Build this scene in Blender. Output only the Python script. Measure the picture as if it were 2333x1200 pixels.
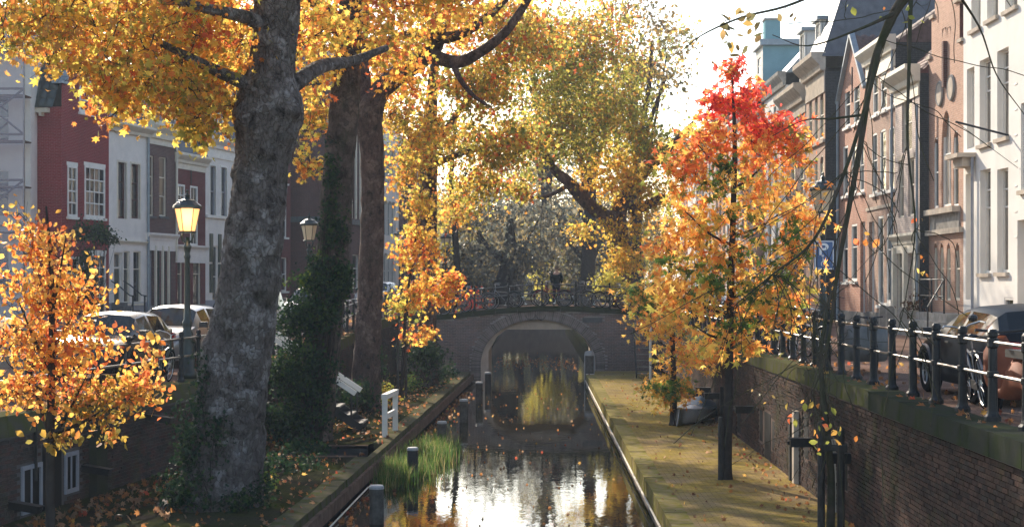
import bpy, math, random
import numpy as np
from mathutils import Vector, Matrix, noise
R = math.radians
for o in list(bpy.data.objects): bpy.data.objects.remove(o)
scene = bpy.context.scene
COL = scene.collection
random.seed(7); rng = np.random.default_rng(7)

# ------------------------------------------------------------------ camera, sky, sun, exposure
FPX, CX, CY, ZC = 3700.0, 1215.0, 640.0, 4.25      # focal length in photo pixels, vanishing point, eye height over the water
cam = bpy.data.cameras.new('camera'); camo = bpy.data.objects.new('camera', cam); COL.objects.link(camo)
camo.location = (0, 0, ZC); camo.rotation_euler = (R(90), 0, 0)
cam.sensor_width = 36; cam.lens = 36 * FPX / 2333
cam.shift_x = -(CX - 1166.5) / 2333; cam.shift_y = (CY - 600) / 2333
cam.clip_start = 0.1; cam.clip_end = 6000
scene.camera = camo
SUN_AZ, SUN_EL = R(-21), R(25)                     # azimuth from +Y towards +X
world = bpy.data.worlds.new('World'); scene.world = world; world.use_nodes = True
wn = world.node_tree.nodes; wl = world.node_tree.links
bg = wn['Background']; sky = wn.new('ShaderNodeTexSky'); sky.sky_type = 'NISHITA'; sky.sun_disc = False
sky.sun_elevation = SUN_EL; sky.sun_rotation = SUN_AZ
sky.air_density = 1.0; sky.dust_density = 0.9; sky.ozone_density = 0.35
wl.new(sky.outputs[0], bg.inputs[0]); bg.inputs[1].default_value = 0.15
sl = bpy.data.lights.new('sun', 'SUN'); sl.energy = 4.6; sl.angle = R(0.5); sl.color = (1.0, 0.88, 0.72)
so = bpy.data.objects.new('sun', sl); COL.objects.link(so)
sd = Vector((math.sin(SUN_AZ) * math.cos(SUN_EL), math.cos(SUN_AZ) * math.cos(SUN_EL), math.sin(SUN_EL)))
so.rotation_euler = sd.to_track_quat('Z', 'Y').to_euler(); so.location = sd * 60 + Vector((0, 40, 0))
scene.view_settings.view_transform = 'Standard'; scene.view_settings.look = 'None'
scene.view_settings.gamma = 1.0; scene.view_settings.exposure = 1.0
scene.render.engine = 'CYCLES'
scene.cycles.max_bounces = 6; scene.cycles.transparent_max_bounces = 8; scene.cycles.caustics_reflective = False

# ------------------------------------------------------------------ helpers
def P(px, py, D): return ((px - CX) / FPX * D, D, ZC - (py - CY) / FPX * D)
def smooth(t): t = min(1, max(0, t)); return t * t * (3 - 2 * t)

class MB:
    def __init__(s): s.v = []; s.f = []
    def add(s, vs, fs):
        n = len(s.v); s.v.extend([tuple(v) for v in vs]); s.f.extend([tuple(i + n for i in f) for f in fs]); return s
    def box(s, x0, x1, y0, y1, z0, z1):
        return s.add([(x0,y0,z0),(x1,y0,z0),(x1,y1,z0),(x0,y1,z0),(x0,y0,z1),(x1,y0,z1),(x1,y1,z1),(x0,y1,z1)],
                     [(0,3,2,1),(4,5,6,7),(0,1,5,4),(1,2,6,5),(2,3,7,6),(3,0,4,7)])
    def obox(s, c, ax, ay, az):       # oriented box: centre and three half axes
        c = Vector(c); ax = Vector(ax); ay = Vector(ay); az = Vector(az); vs = []
        for k in (-1, 1):
            for i, j in ((-1,-1),(1,-1),(1,1),(-1,1)): vs.append(c + ax*i + ay*j + az*k)
        return s.add(vs, [(0,3,2,1),(4,5,6,7),(0,1,5,4),(1,2,6,5),(2,3,7,6),(3,0,4,7)])
    def bar(s, a, b, w, h=None, up=(0,0,1)):
        a = Vector(a); b = Vector(b); d = b - a; L = d.length
        if L < 1e-6: return s
        d /= L; u = Vector(up)
        if abs(d.dot(u)) > .98: u = Vector((1,0,0))
        sx = d.cross(u).normalized(); uz = sx.cross(d)
        return s.obox((a+b)/2, d*L/2, sx*w/2, uz*(h or w)/2)
    def quad(s, a, b, c, d): return s.add([a,b,c,d], [(0,1,2,3)])
    def poly(s, pts): return s.add(pts, [tuple(range(len(pts)))])
    def prism(s, pts, axis, a0, a1):   # polygon in the two other axes, extruded along axis
        n = len(pts); vs = []
        for a in (a0, a1):
            for p in pts:
                q = list(p); q.insert(axis, a); vs.append(tuple(q))
        fs = [tuple(range(n)), tuple(range(2*n-1, n-1, -1))]
        for i in range(n): j = (i+1) % n; fs.append((i, i+n, j+n, j))
        return s.add(vs, fs)
    def lathe(s, prof, seg=10, c=(0,0,0)):   # prof: (r, z)
        n = len(prof); vs = []; fs = []
        for i in range(seg):
            t = 2*math.pi*i/seg
            for r, z in prof: vs.append((c[0]+r*math.cos(t), c[1]+r*math.sin(t), c[2]+z))
        for i in range(seg):
            j = (i+1) % seg
            for k in range(n-1): fs.append((i*n+k, j*n+k, j*n+k+1, i*n+k+1))
        fs.append(tuple(i*n for i in range(seg))[::-1]); fs.append(tuple(i*n+n-1 for i in range(seg)))
        return s.add(vs, fs)
    def tube(s, pts, rad, seg=6, cap=True):
        pts = [Vector(p) for p in pts]; n = len(pts)
        if not hasattr(rad, '__len__'): rad = [rad]*n
        nrm = None; vs = []; fs = []
        for i in range(n):
            t = (pts[min(i+1,n-1)] - pts[max(i-1,0)])
            t = t.normalized() if t.length > 1e-9 else Vector((0,0,1))
            if nrm is None:
                nrm = t.orthogonal().normalized()
            else:
                nrm = (nrm - t*nrm.dot(t)); nrm = nrm.normalized() if nrm.length > 1e-6 else t.orthogonal().normalized()
            b = t.cross(nrm)
            for k in range(seg):
                a = 2*math.pi*k/seg; vs.append(pts[i] + (nrm*math.cos(a) + b*math.sin(a))*rad[i])
        for i in range(n-1):
            for k in range(seg):
                l = (k+1) % seg; fs.append((i*seg+k, i*seg+l, (i+1)*seg+l, (i+1)*seg+k))
        if cap: fs.append(tuple(range(seg))[::-1]); fs.append(tuple((n-1)*seg+k for k in range(seg)))
        return s.add(vs, fs)
    def torus(s, c, Rr, r, axis=1, seg=20, sub=6, a0=0, a1=2*math.pi):
        full = abs(a1-a0-2*math.pi) < 1e-6; m = seg if full else seg+1; vs = []; fs = []
        for i in range(m):
            t = a0 + (a1-a0)*i/seg
            for k in range(sub):
                q = 2*math.pi*k/sub; rr = Rr + r*math.cos(q); h = r*math.sin(q)
                p = [rr*math.cos(t), rr*math.sin(t)]; p.insert(axis, h)
                vs.append((c[0]+p[0], c[1]+p[1], c[2]+p[2]))
        for i in range(seg):
            j = (i+1) % m if full else i+1
            for k in range(sub):
                l = (k+1) % sub; fs.append((i*sub+k, j*sub+k, j*sub+l, i*sub+l))
        return s.add(vs, fs)
    def mesh(s, name, m=None, shade=False):
        me = bpy.data.meshes.new(name); me.from_pydata(s.v, [], s.f); me.update()
        if m: me.materials.append(m)
        if shade: me.polygons.foreach_set('use_smooth', [True]*len(me.polygons))
        return me
    def build(s, name, m, parent=None, shade=False, loc=None):
        o = bpy.data.objects.new(name, s.mesh(name, m, shade)); COL.objects.link(o)
        if parent: o.parent = parent
        if loc: o.location = loc
        return o

def inst(name, me, parent=None, loc=(0,0,0), rot=None, scale=None):
    o = bpy.data.objects.new(name, me); COL.objects.link(o); o.location = loc
    if rot is not None: o.rotation_euler = rot
    if scale is not None: o.scale = scale
    if parent: o.parent = parent
    return o
def tag(o, label=None, cat=None, group=None, kind=None):
    if label: o['label'] = label
    if cat: o['category'] = cat
    if group: o['group'] = group
    if kind: o['kind'] = kind
    return o
def empty(name, loc=(0,0,0), rz=0, label=None, cat=None, group=None):
    o = bpy.data.objects.new(name, None); COL.objects.link(o); o.location = loc; o.rotation_euler = (0,0,rz)
    o.empty_display_size = .2
    return tag(o, label, cat, group)
def copy_tree(o, parent=None):
    c = o.copy(); COL.objects.link(c); c.parent = parent
    for ch in list(o.children): copy_tree(ch, c)
    return c
def place(proto, first, loc, rz, label, group=None, scale=None):
    o = proto if first else copy_tree(proto)
    o.location = loc; o.rotation_euler = (0,0,rz); o['label'] = label
    if scale: o.scale = (scale,)*3
    if group: o['group'] = group
    return o
def remat(root, old, new):
    for ch in root.children_recursive:
        if ch.type == 'MESH':
            for sl_ in ch.material_slots:
                if sl_.material == old: sl_.link = 'OBJECT'; sl_.material = new

# ------------------------------------------------------------------ materials
def nodes(name):
    m = bpy.data.materials.new(name); m.use_nodes = True
    nt = m.node_tree; b = nt.nodes['Principled BSDF']
    return m, nt, b, nt.nodes.new, nt.links.new
def mixc(nt, fac, a, b, mode='MIX'):
    n = nt.nodes.new('ShaderNodeMix'); n.data_type = 'RGBA'; n.blend_type = mode
    if isinstance(fac, (int, float)): n.inputs[0].default_value = fac
    else: nt.links.new(fac, n.inputs[0])
    for v, i in ((a, 6), (b, 7)):
        if isinstance(v, tuple): n.inputs[i].default_value = (*v[:3], 1)
        else: nt.links.new(v, n.inputs[i])
    return n.outputs[2]
def ramp(nt, src, p0, p1):
    n = nt.nodes.new('ShaderNodeMapRange'); n.inputs[1].default_value = p0; n.inputs[2].default_value = p1
    nt.links.new(src, n.inputs[0]); return n.outputs[0]
def nz(nt, scale, detail=4, co=None, rough=.6):
    n = nt.nodes.new('ShaderNodeTexNoise'); n.inputs['Scale'].default_value = scale
    n.inputs['Detail'].default_value = detail; n.inputs['Roughness'].default_value = rough
    if co is not None: nt.links.new(co, n.inputs['Vector'])
    return n.outputs['Fac']
def bump(nt, b, h, strength, dist=.02):
    n = nt.nodes.new('ShaderNodeBump'); n.inputs['Strength'].default_value = strength; n.inputs['Distance'].default_value = dist
    nt.links.new(h, n.inputs['Height']); nt.links.new(n.outputs[0], b.inputs['Normal'])
def coords(nt, kind='Object'):
    return nt.nodes.new('ShaderNodeTexCoord').outputs[kind]
def worldpos(nt): return nt.nodes.new('ShaderNodeNewGeometry').outputs['Position']

def pm(name, c, rough=.6, metal=0., var=.25, scale=6., bmp=.15, c2=None, spec=.5, rnd=0.):
    m, nt, b, N, L = nodes(name); co = coords(nt)
    c2 = c2 or tuple(x*(1-var) for x in c)
    f = ramp(nt, nz(nt, scale, 5, co), .32, .68); col = mixc(nt, f, tuple(x*(1+var*.5) for x in c), c2)
    if rnd:
        oi = N('ShaderNodeObjectInfo'); h = N('ShaderNodeHueSaturation'); L(col, h.inputs['Color'])
        L(ramp_to(nt, oi.outputs['Random'], 1-rnd, 1+rnd), h.inputs['Value']); col = h.outputs[0]
    L(col, b.inputs['Base Color']); b.inputs['Roughness'].default_value = rough; b.inputs['Metallic'].default_value = metal
    b.inputs['Specular IOR Level'].default_value = spec if rough < .58 else (.1 if rough < .79 else 0)
    if bmp: bump(nt, b, nz(nt, scale*6, 4, co), bmp)
    return m
def ramp_to(nt, src, a, b_):
    n = nt.nodes.new('ShaderNodeMapRange'); n.inputs[3].default_value = a; n.inputs[4].default_value = b_
    nt.links.new(src, n.inputs[0]); return n.outputs[0]

def brickmat(name, c1, c2, mortar, dirt=(.03,.03,.028), dirtamt=.35, bw=.22, bh=.066, mo=.009, moss=0.):
    """running bond in the local xz / yz planes of a wall"""
    m, nt, b, N, L = nodes(name); co = coords(nt)
    sp = N('ShaderNodeSeparateXYZ'); L(co, sp.inputs[0]); ad = N('ShaderNodeMath'); L(sp.outputs[0], ad.inputs[0]); L(sp.outputs[1], ad.inputs[1])
    cb = N('ShaderNodeCombineXYZ'); L(ad.outputs[0], cb.inputs[0]); L(sp.outputs[2], cb.inputs[1])
    br = N('ShaderNodeTexBrick'); L(cb.outputs[0], br.inputs['Vector']); br.inputs['Scale'].default_value = 1
    br.inputs['Brick Width'].default_value = bw; br.inputs['Row Height'].default_value = bh; br.inputs['Mortar Size'].default_value = mo
    br.inputs['Color1'].default_value = (*c1, 1); br.inputs['Color2'].default_value = (*c2, 1); br.inputs['Mortar'].default_value = (*mortar, 1)
    br.inputs['Bias'].default_value = 0.0
    col = mixc(nt, ramp(nt, nz(nt, 14, 3, co), .45, .75), br.outputs[0], tuple(x*.6 for x in c1))
    f = ramp(nt, nz(nt, .7, 6, co), .42, .75); mm = N('ShaderNodeMath'); mm.operation = 'MULTIPLY'; L(f, mm.inputs[0]); mm.inputs[1].default_value = dirtamt
    col = mixc(nt, mm.outputs[0], col, dirt)
    if moss:
        f2 = ramp(nt, nz(nt, 1.3, 6, co), .5, .7); m2 = N('ShaderNodeMath'); m2.operation = 'MULTIPLY'; L(f2, m2.inputs[0]); m2.inputs[1].default_value = moss
        col = mixc(nt, m2.outputs[0], col, (.07, .085, .02))
    L(col, b.inputs['Base Color']); b.inputs['Roughness'].default_value = .85; b.inputs['Specular IOR Level'].default_value = .1
    inv = N('ShaderNodeMath'); inv.operation = 'SUBTRACT'; inv.inputs[0].default_value = 1; L(br.outputs['Fac'], inv.inputs[1])
    bump(nt, b, inv.outputs[0], .6, .008)
    return m
def realbrick(name, cols, moss=0.3, dirt=.4):
    """for walls whose bricks are real pieces: colour picked per brick from a point attribute"""
    m, nt, b, N, L = nodes(name); at = N('ShaderNodeAttribute'); at.attribute_name = 'rnd'
    cr = N('ShaderNodeValToRGB'); cr.color_ramp.interpolation = 'LINEAR'
    for i, c in enumerate(cols):
        e = cr.color_ramp.elements[i] if i < 2 else cr.color_ramp.elements.new(i/(len(cols)-1))
        e.position = i/(len(cols)-1); e.color = (*c, 1)
    L(at.outputs['Fac'], cr.inputs[0]); co = worldpos(nt)
    col = mixc(nt, ramp(nt, nz(nt, 30, 3, co), .4, .8), cr.outputs[0], tuple(x*.55 for x in cols[0]))
    f = ramp(nt, nz(nt, .8, 6, co), .4, .72); q = N('ShaderNodeMath'); q.operation = 'MULTIPLY'; L(f, q.inputs[0]); q.inputs[1].default_value = dirt
    col = mixc(nt, q.outputs[0], col, (.02, .022, .02))
    f = ramp(nt, nz(nt, 1.7, 6, co), .52, .72); q = N('ShaderNodeMath'); q.operation = 'MULTIPLY'; L(f, q.inputs[0]); q.inputs[1].default_value = moss
    col = mixc(nt, q.outputs[0], col, (.06, .075, .018))
    L(col, b.inputs['Base Color']); b.inputs['Roughness'].default_value = .9; b.inputs['Specular IOR Level'].default_value = .02; bump(nt, b, nz(nt, 60, 3, co), .3, .01)
    return m
def mosspave(name, c1, c2, moss, amt, bw=.2, bh=.1, rot=0):
    m, nt, b, N, L = nodes(name); co = worldpos(nt)
    mp = N('ShaderNodeMapping'); L(co, mp.inputs[0]); mp.inputs['Rotation'].default_value = (0, 0, rot)
    br = N('ShaderNodeTexBrick'); L(mp.outputs[0], br.inputs['Vector']); br.inputs['Scale'].default_value = 1
    br.inputs['Brick Width'].default_value = bw; br.inputs['Row Height'].default_value = bh; br.inputs['Mortar Size'].default_value = .008
    br.inputs['Color1'].default_value = (*c1, 1); br.inputs['Color2'].default_value = (*c2, 1); br.inputs['Mortar'].default_value = (c1[0]*.4, c1[1]*.42, c1[2]*.35, 1)
    f = ramp(nt, nz(nt, .9, 8, co, .7), .5-.28*amt, .78-.28*amt)
    q = N('ShaderNodeMath'); q.operation = 'MULTIPLY'; L(f, q.inputs[0]); q.inputs[1].default_value = min(.92, amt*1.2)
    mc = mixc(nt, ramp(nt, nz(nt, 6, 6, co, .7), .35, .65), moss, tuple(x*.5 for x in moss))
    col = mixc(nt, q.outputs[0], br.outputs[0], mc)
    jt = N('ShaderNodeMath'); jt.operation = 'MULTIPLY'; L(br.outputs['Fac'], jt.inputs[0]); jt.inputs[1].default_value = .5
    col = mixc(nt, jt.outputs[0], col, tuple(x*.35 for x in c1))
    col = mixc(nt, ramp(nt, nz(nt, .5, 7, co, .7), .50, .66), col, tuple(x*.45 for x in c1))
    col = mixc(nt, ramp(nt, nz(nt, 3.1, 6, co, .75), .56, .70), col, tuple(x*.5 for x in c1))
    L(col, b.inputs['Base Color']); b.inputs['Roughness'].default_value = 1.0; b.inputs['Specular IOR Level'].default_value = 0
    ad = N('ShaderNodeMath'); L(nz(nt, 22, 5, co), ad.inputs[0]); L(br.outputs['Fac'], ad.inputs[1]); ad.operation = 'SUBTRACT'
    bump(nt, b, ad.outputs[0], .55, .02)
    return m
def leafmat(name, trans=.5, rough=.5):
    m, nt, b, N, L = nodes(name); at = N('ShaderNodeAttribute'); at.attribute_name = 'leafcol'
    L(at.outputs['Color'], b.inputs['Base Color']); b.inputs['Roughness'].default_value = rough; b.inputs['Specular IOR Level'].default_value = .18
    tr = N('ShaderNodeBsdfTranslucent'); h = N('ShaderNodeHueSaturation'); h.inputs['Saturation'].default_value = .97; h.inputs['Value'].default_value = 1.6
    L(at.outputs['Color'], h.inputs['Color']); L(h.outputs[0], tr.inputs[0])
    mx = N('ShaderNodeMixShader'); mx.inputs[0].default_value = trans; L(b.outputs[0], mx.inputs[1]); L(tr.outputs[0], mx.inputs[2])
    L(mx.outputs[0], nt.nodes['Material Output'].inputs[0]); return m
def barkmat(name, c, crack, patch, moss=.2, sc=1.0):
    """flaking plane bark: pale patches, dark pits and fine cracks"""
    m, nt, b, N, L = nodes(name); co = worldpos(nt)
    mp = N('ShaderNodeMapping'); L(co, mp.inputs[0]); mp.inputs['Scale'].default_value = (1, 1, .6)
    wp = N('ShaderNodeMix'); wp.data_type = 'VECTOR'; wp.inputs[0].default_value = .12; L(mp.outputs[0], wp.inputs[4])
    nn = N('ShaderNodeTexNoise'); nn.inputs['Scale'].default_value = 4; nn.inputs['Detail'].default_value = 4; L(mp.outputs[0], nn.inputs['Vector']); L(nn.outputs['Color'], wp.inputs[5])
    vo = N('ShaderNodeTexVoronoi'); vo.feature = 'DISTANCE_TO_EDGE'; vo.inputs['Scale'].default_value = 15*sc; L(wp.outputs[1], vo.inputs['Vector'])
    vc = N('ShaderNodeTexVoronoi'); vc.inputs['Scale'].default_value = 15*sc; L(wp.outputs[1], vc.inputs['Vector'])
    f1 = nz(nt, 7*sc, 8, wp.outputs[1], .72); f2 = nz(nt, 2.2*sc, 6, co, .65)
    col = mixc(nt, ramp(nt, f1, .40, .58), crack, c)
    col = mixc(nt, ramp(nt, f2, .50, .60), col, patch)
    sp = N('ShaderNodeSeparateColor'); L(vc.outputs['Color'], sp.inputs[0])
    col = mixc(nt, ramp(nt, sp.outputs[0], .62, .9), col, tuple(x*.75 for x in c))
    q = N('ShaderNodeMath'); q.operation = 'MULTIPLY'; L(ramp(nt, nz(nt, 1.3, 6, co), .5, .66), q.inputs[0]); q.inputs[1].default_value = moss
    col = mixc(nt, q.outputs[0], col, (.04, .055, .022))
    col = mixc(nt, ramp(nt, vo.outputs['Distance'], .0, .03), tuple(x*1.2 for x in crack), col)
    col = mixc(nt, ramp(nt, f1, .30, .42), tuple(x*.35 for x in crack), col)
    L(col, b.inputs['Base Color']); b.inputs['Roughness'].default_value = .9; b.inputs['Specular IOR Level'].default_value = .2
    e_ = ramp(nt, vo.outputs['Distance'], .0, .12)
    ad = N('ShaderNodeMath'); L(f1, ad.inputs[0]); L(nz(nt, 30*sc, 5, mp.outputs[0]), ad.inputs[1]); ad2 = N('ShaderNodeMath'); ad2.operation = 'MULTIPLY_ADD'; L(e_, ad2.inputs[0]); ad2.inputs[1].default_value = .5; L(ad.outputs[0], ad2.inputs[2])
    bump(nt, b, ad2.outputs[0], 1.0, .07)
    return m
def glassmat(name, c=(.02,.024,.028), rough=.04):
    m, nt, b, N, L = nodes(name); co = coords(nt)
    b.inputs['Base Color'].default_value = (*c, 1); b.inputs['Roughness'].default_value = rough; b.inputs['Specular IOR Level'].default_value = .9
    b.inputs['IOR'].default_value = 1.6; bump(nt, b, nz(nt, 2.5, 2, co), .04, .05)
    return m
def emitmat(name, c, s):
    m, nt, b, N, L = nodes(name); b.inputs['Base Color'].default_value = (*c, 1); b.inputs['Emission Color'].default_value = (*c, 1)
    b.inputs['Emission Strength'].default_value = s; b.inputs['Roughness'].default_value = .4; return m

M = {}
M['iron'] = pm('black iron paint', (.012,.014,.016), .5, 0, .5, 14, .25, spec=.35)
M['irong'] = pm('green black iron', (.010,.022,.022), .35, 0, .4, 9, .08)
M['rail'] = pm('worn steel rail', (.22,.21,.20), .35, .8, .4, 12, .05)
M['white'] = pm('white paint', (.78,.75,.69), .5, 0, .12, 3, .04)
M['cream'] = pm('cream paint', (.70,.64,.52), .55, 0, .12, 3, .04)
M['plaster'] = pm('white plaster', (.76,.73,.68), .8, 0, .08, 1.2, .08)
M['plasterw'] = pm('cool white plaster', (.80,.75,.69), .8, 0, .1, 1.5, .06)
M['stone'] = pm('grey stone', (.33,.31,.28), .8, 0, .3, 4, .2)
M['stonepale'] = pm('pale stone', (.52,.45,.37), .8, 0, .25, 3, .15)
M['bluestone'] = pm('blue stone', (.12,.125,.13), .6, 0, .3, 5, .15)
M['concrete'] = pm('pale concrete', (.62,.52,.44), .85, 0, .25, 1.5, .15)  # pale concrete, lightened further to carry light thrown up from the water
M['coping'] = pm('mossy coping', (.085,.078,.065), .9, 0, .3, 3, .3, c2=(.085,.095,.02))
M['copingdark'] = pm('dark mossy coping', (.04,.04,.036), .85, 0, .3, 2, .3, c2=(.035,.045,.02))  # darker coping tone with mossy variation
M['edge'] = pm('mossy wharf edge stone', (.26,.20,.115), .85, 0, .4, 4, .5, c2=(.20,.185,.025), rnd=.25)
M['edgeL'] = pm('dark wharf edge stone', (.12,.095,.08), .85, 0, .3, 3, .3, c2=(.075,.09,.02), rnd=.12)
M['wood'] = pm('weathered timber', (.20,.135,.10), .8, 0, .4, 4, .3, rnd=.15)
M['wooddark'] = pm('dark wet timber', (.05,.048,.045), .6, 0, .4, 5, .25)
M['pile'] = pm('grey mooring pile', (.10,.09,.078), .85, 0, .5, 7, .4, rnd=.3)
M['pilecap'] = pm('pile cap metal', (.36,.36,.36), .5, .0, .2, 6, .1)
M['dark'] = pm('dark opening', (.008,.009,.010), .7, 0, .2, 4, 0)
M['green'] = pm('dark green door paint', (.010,.035,.028), .35, 0, .3, 4, .05)
M['greyp'] = pm('grey blue paint', (.30,.31,.35), .5, 0, .15, 3, .05)
M['lead'] = pm('lead sheet', (.27,.32,.36), .5, .2, .2, 3, .1)
M['slate'] = pm('slate', (.075,.08,.095), .55, 0, .35, 3, .2, rnd=.25)
M['tilegreen'] = pm('glazed dark green tile', (.018,.032,.032), .35, 0, .4, 6, .15, rnd=.3)
M['tilered'] = pm('weathered red tile', (.15,.055,.05), .65, 0, .4, 6, .2, rnd=.3)
M['tilebrown'] = pm('weathered brown tile', (.13,.085,.08), .65, 0, .4, 6, .2, rnd=.3)
M['teal'] = pm('pale teal render', (.20,.36,.40), .8, 0, .1, 1, .06)
M['glass'] = glassmat('window glass')
M['glasscur'] = glassmat('curtained window glass', (.12,.09,.06), .12)
M['glasslit'] = glassmat('pale blind behind glass', (.30,.27,.22), .1)
M['bred'] = brickmat('red painted brick', (.30,.026,.034), (.23,.022,.028), (.36,.15,.14), dirtamt=.25)
M['bred2'] = brickmat('dull red brick', (.20,.045,.045), (.15,.035,.035), (.16,.09,.085), dirtamt=.3)
M['bbrown'] = brickmat('purple brown brick', (.17,.085,.075), (.11,.06,.055), (.25,.21,.19), dirtamt=.3)
M['bdark'] = brickmat('dark red brick', (.15,.055,.045), (.10,.04,.035), (.17,.13,.12), dirtamt=.3)
M['bbrown2'] = brickmat('brown warm brick', (.46,.28,.205), (.36,.21,.15), (.44,.36,.29), dirtamt=.3)
M['borange'] = brickmat('orange brick', (.55,.26,.17), (.43,.19,.125), (.50,.38,.30), dirtamt=.25)
M['bsalmon'] = brickmat('salmon brick', (.54,.30,.205), (.43,.23,.155), (.48,.38,.30), dirtamt=.25)
M['bpale'] = brickmat('pale brick', (.68,.57,.50), (.54,.43,.37), (.40,.33,.30), dirtamt=.25, mo=.012)
M['bblack'] = brickmat('dark shaded side brick', (.028,.032,.038), (.04,.045,.05), (.07,.075,.08), dirtamt=.2)  # dark side brick; on the pale house it paints the wall's shade
M['wallR'] = realbrick('right quay brick', [(.055,.042,.038),(.095,.06,.05),(.125,.075,.058),(.075,.062,.055)], .4, .6)
M['wallL'] = realbrick('left quay brick', [(.06,.05,.047),(.085,.07,.065),(.12,.058,.05),(.10,.088,.08)], .35, .6)
M['wallB'] = realbrick('bridge brick', [(.20,.155,.15),(.27,.205,.195),(.31,.21,.185),(.235,.20,.195)], .18, .35)
M['ring'] = pm('arch ring brick', (.22,.185,.17), .85, 0, .3, 9, .2, rnd=.3)
M['mortarL'] = pm('left wall mortar', (.13,.12,.115), .95, 0, .3, 2, .2)
M['mortarR'] = pm('right wall mortar', (.17,.13,.11), .95, 0, .3, 2, .2)
M['mortarB'] = pm('bridge mortar', (.36,.33,.31), .95, 0, .3, 2, .2)
M['wharfR'] = mosspave('sunlit mossy wharf paving', (.44,.32,.19), (.35,.255,.155), (.40,.30,.07), .75)  # lit copy of the wharf paving, sunlight put into its golden colour
M['wharfL'] = mosspave('shaded mossy wharf paving', (.060,.050,.042), (.045,.040,.034), (.048,.058,.016), .85)  # shade under the trees put into the dark paving colour
M['street'] = mosspave('clinker street', (.25,.165,.13), (.20,.135,.11), (.15,.14,.07), .12)
M['earth'] = pm('leaf covered ground', (.23,.17,.06), .95, 0, .35, 1.2, .3, c2=(.15,.15,.035))
M['leaf'] = leafmat('autumn leaf', .62)
M['ivy'] = leafmat('ivy leaf', .25, .7)
M['bark1'] = barkmat('grey plane bark', (.20,.168,.155), (.06,.048,.043), (.34,.31,.30), .3, 1.0)
M['bark2'] = barkmat('brown plane bark', (.14,.105,.09), (.05,.036,.03), (.21,.155,.13), .4, 1.0)
M['bark3'] = barkmat('reddish plane bark', (.17,.105,.085), (.055,.036,.03), (.24,.16,.13), .2, 1.0)
M['twig'] = pm('dark branch bark', (.05,.042,.038), .9, 0, .35, 8, .3)
M['twigmoss'] = pm('mossy branch bark', (.075,.062,.052), .9, 0, .4, 5, .5, c2=(.045,.052,.026))
M['rubber'] = pm('black rubber', (.012,.012,.013), .8, 0, .2, 20, .1)
M['chrome'] = pm('dull metal', (.45,.45,.45), .3, .9, .15, 10, .03)
M['black'] = pm('black plastic', (.015,.015,.017), .45, 0, .3, 12, .05)
# ------------------------------------------------------------------ setting: water, banks, quays
ZW, ZQR = 0.45, 2.60                               # wharf and right quay heights over the water
def XL(Y): return float(np.interp(Y, [-20,0,25,34,41,50,60,68,75,170], [-14.7,-11.9,-8.34,-7.15,-6.85,-6.4,-6.0,-5.7,-5.6,-5.6]))
def XWL(Y): return -3.71 + .026*(min(Y, 66) - 25.4)
XWR, XQR = 2.14, 5.0
def ZL(X, Y): return 2.10 + .65*max(smooth((Y-44)/22), smooth((-X-10)/9))
def structure(o): return tag(o, kind='structure')

# water
m, nt, b, N, L = nodes('canal water'); co = worldpos(nt)
b.inputs['Base Color'].default_value = (.014, .014, .010, 1); b.inputs['Roughness'].default_value = .02; b.inputs['IOR'].default_value = 1.333
b.inputs['Specular IOR Level'].default_value = .6
mp = N('ShaderNodeMapping'); L(co, mp.inputs[0]); mp.inputs['Scale'].default_value = (1.0, .55, 1)
n1 = nz(nt, 2.2, 3, mp.outputs[0]); n2 = nz(nt, 9, 3, mp.outputs[0])
ad = N('ShaderNodeMath'); ad.operation = 'MULTIPLY_ADD'; L(n2, ad.inputs[0]); ad.inputs[1].default_value = .22; L(n1, ad.inputs[2])
# calm in the lee of the bridge, more ruffled near the viewer
bp = N('ShaderNodeBump'); bp.inputs['Strength'].default_value = .055; bp.inputs['Distance'].default_value = .05; L(ad.outputs[0], bp.inputs['Height']); L(bp.outputs[0], b.inputs['Normal'])
M['water'] = m
structure(MB().quad((-14,-25,0),(14,-25,0),(14,172,0),(-14,172,0)).build('canal_water', M['water']))

# streets and far ground
mb = MB(); ys = list(np.arange(-24, 153, 3.0)); ts = [0, .4, 1.5, 3, 5, 8, 12, 18, 40, 110]
for y in ys:
    for t in ts: X = XL(y) - t; mb.v.append((X, y, ZL(X, y)))
n = len(ts)
for i in range(len(ys)-1):
    for k in range(n-1): mb.f.append((i*n+k, (i+1)*n+k, (i+1)*n+k+1, i*n+k+1))
structure(mb.build('street_left', M['street']))
structure(MB().quad((XQR,-24,ZQR),(118,-24,ZQR),(118,150,ZQR),(XQR,150,ZQR)).build('street_right', M['street']))
g = MB().quad((-1500,149,2.55),(1500,149,2.55),(1500,2500,2.55),(-1500,2500,2.55))
g.quad((-1500,-400,2.0),(-110,-400,2.0),(-110,149,2.0),(-1500,149,2.0)); g.quad((110,-400,2.0),(1500,-400,2.0),(1500,149,2.0),(110,149,2.0))
structure(g.build('ground', M['earth']))
MB().quad((-8,149.5,-.2),(8,149.5,-.2),(8,149.5,2.55),(-8,149.5,2.55)).build('canal_end_wall', M['mortarR'])
tag(bpy.data.objects['canal_end_wall'], 'low brick wall closing the canal far beyond the bridge', 'wall')

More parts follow.
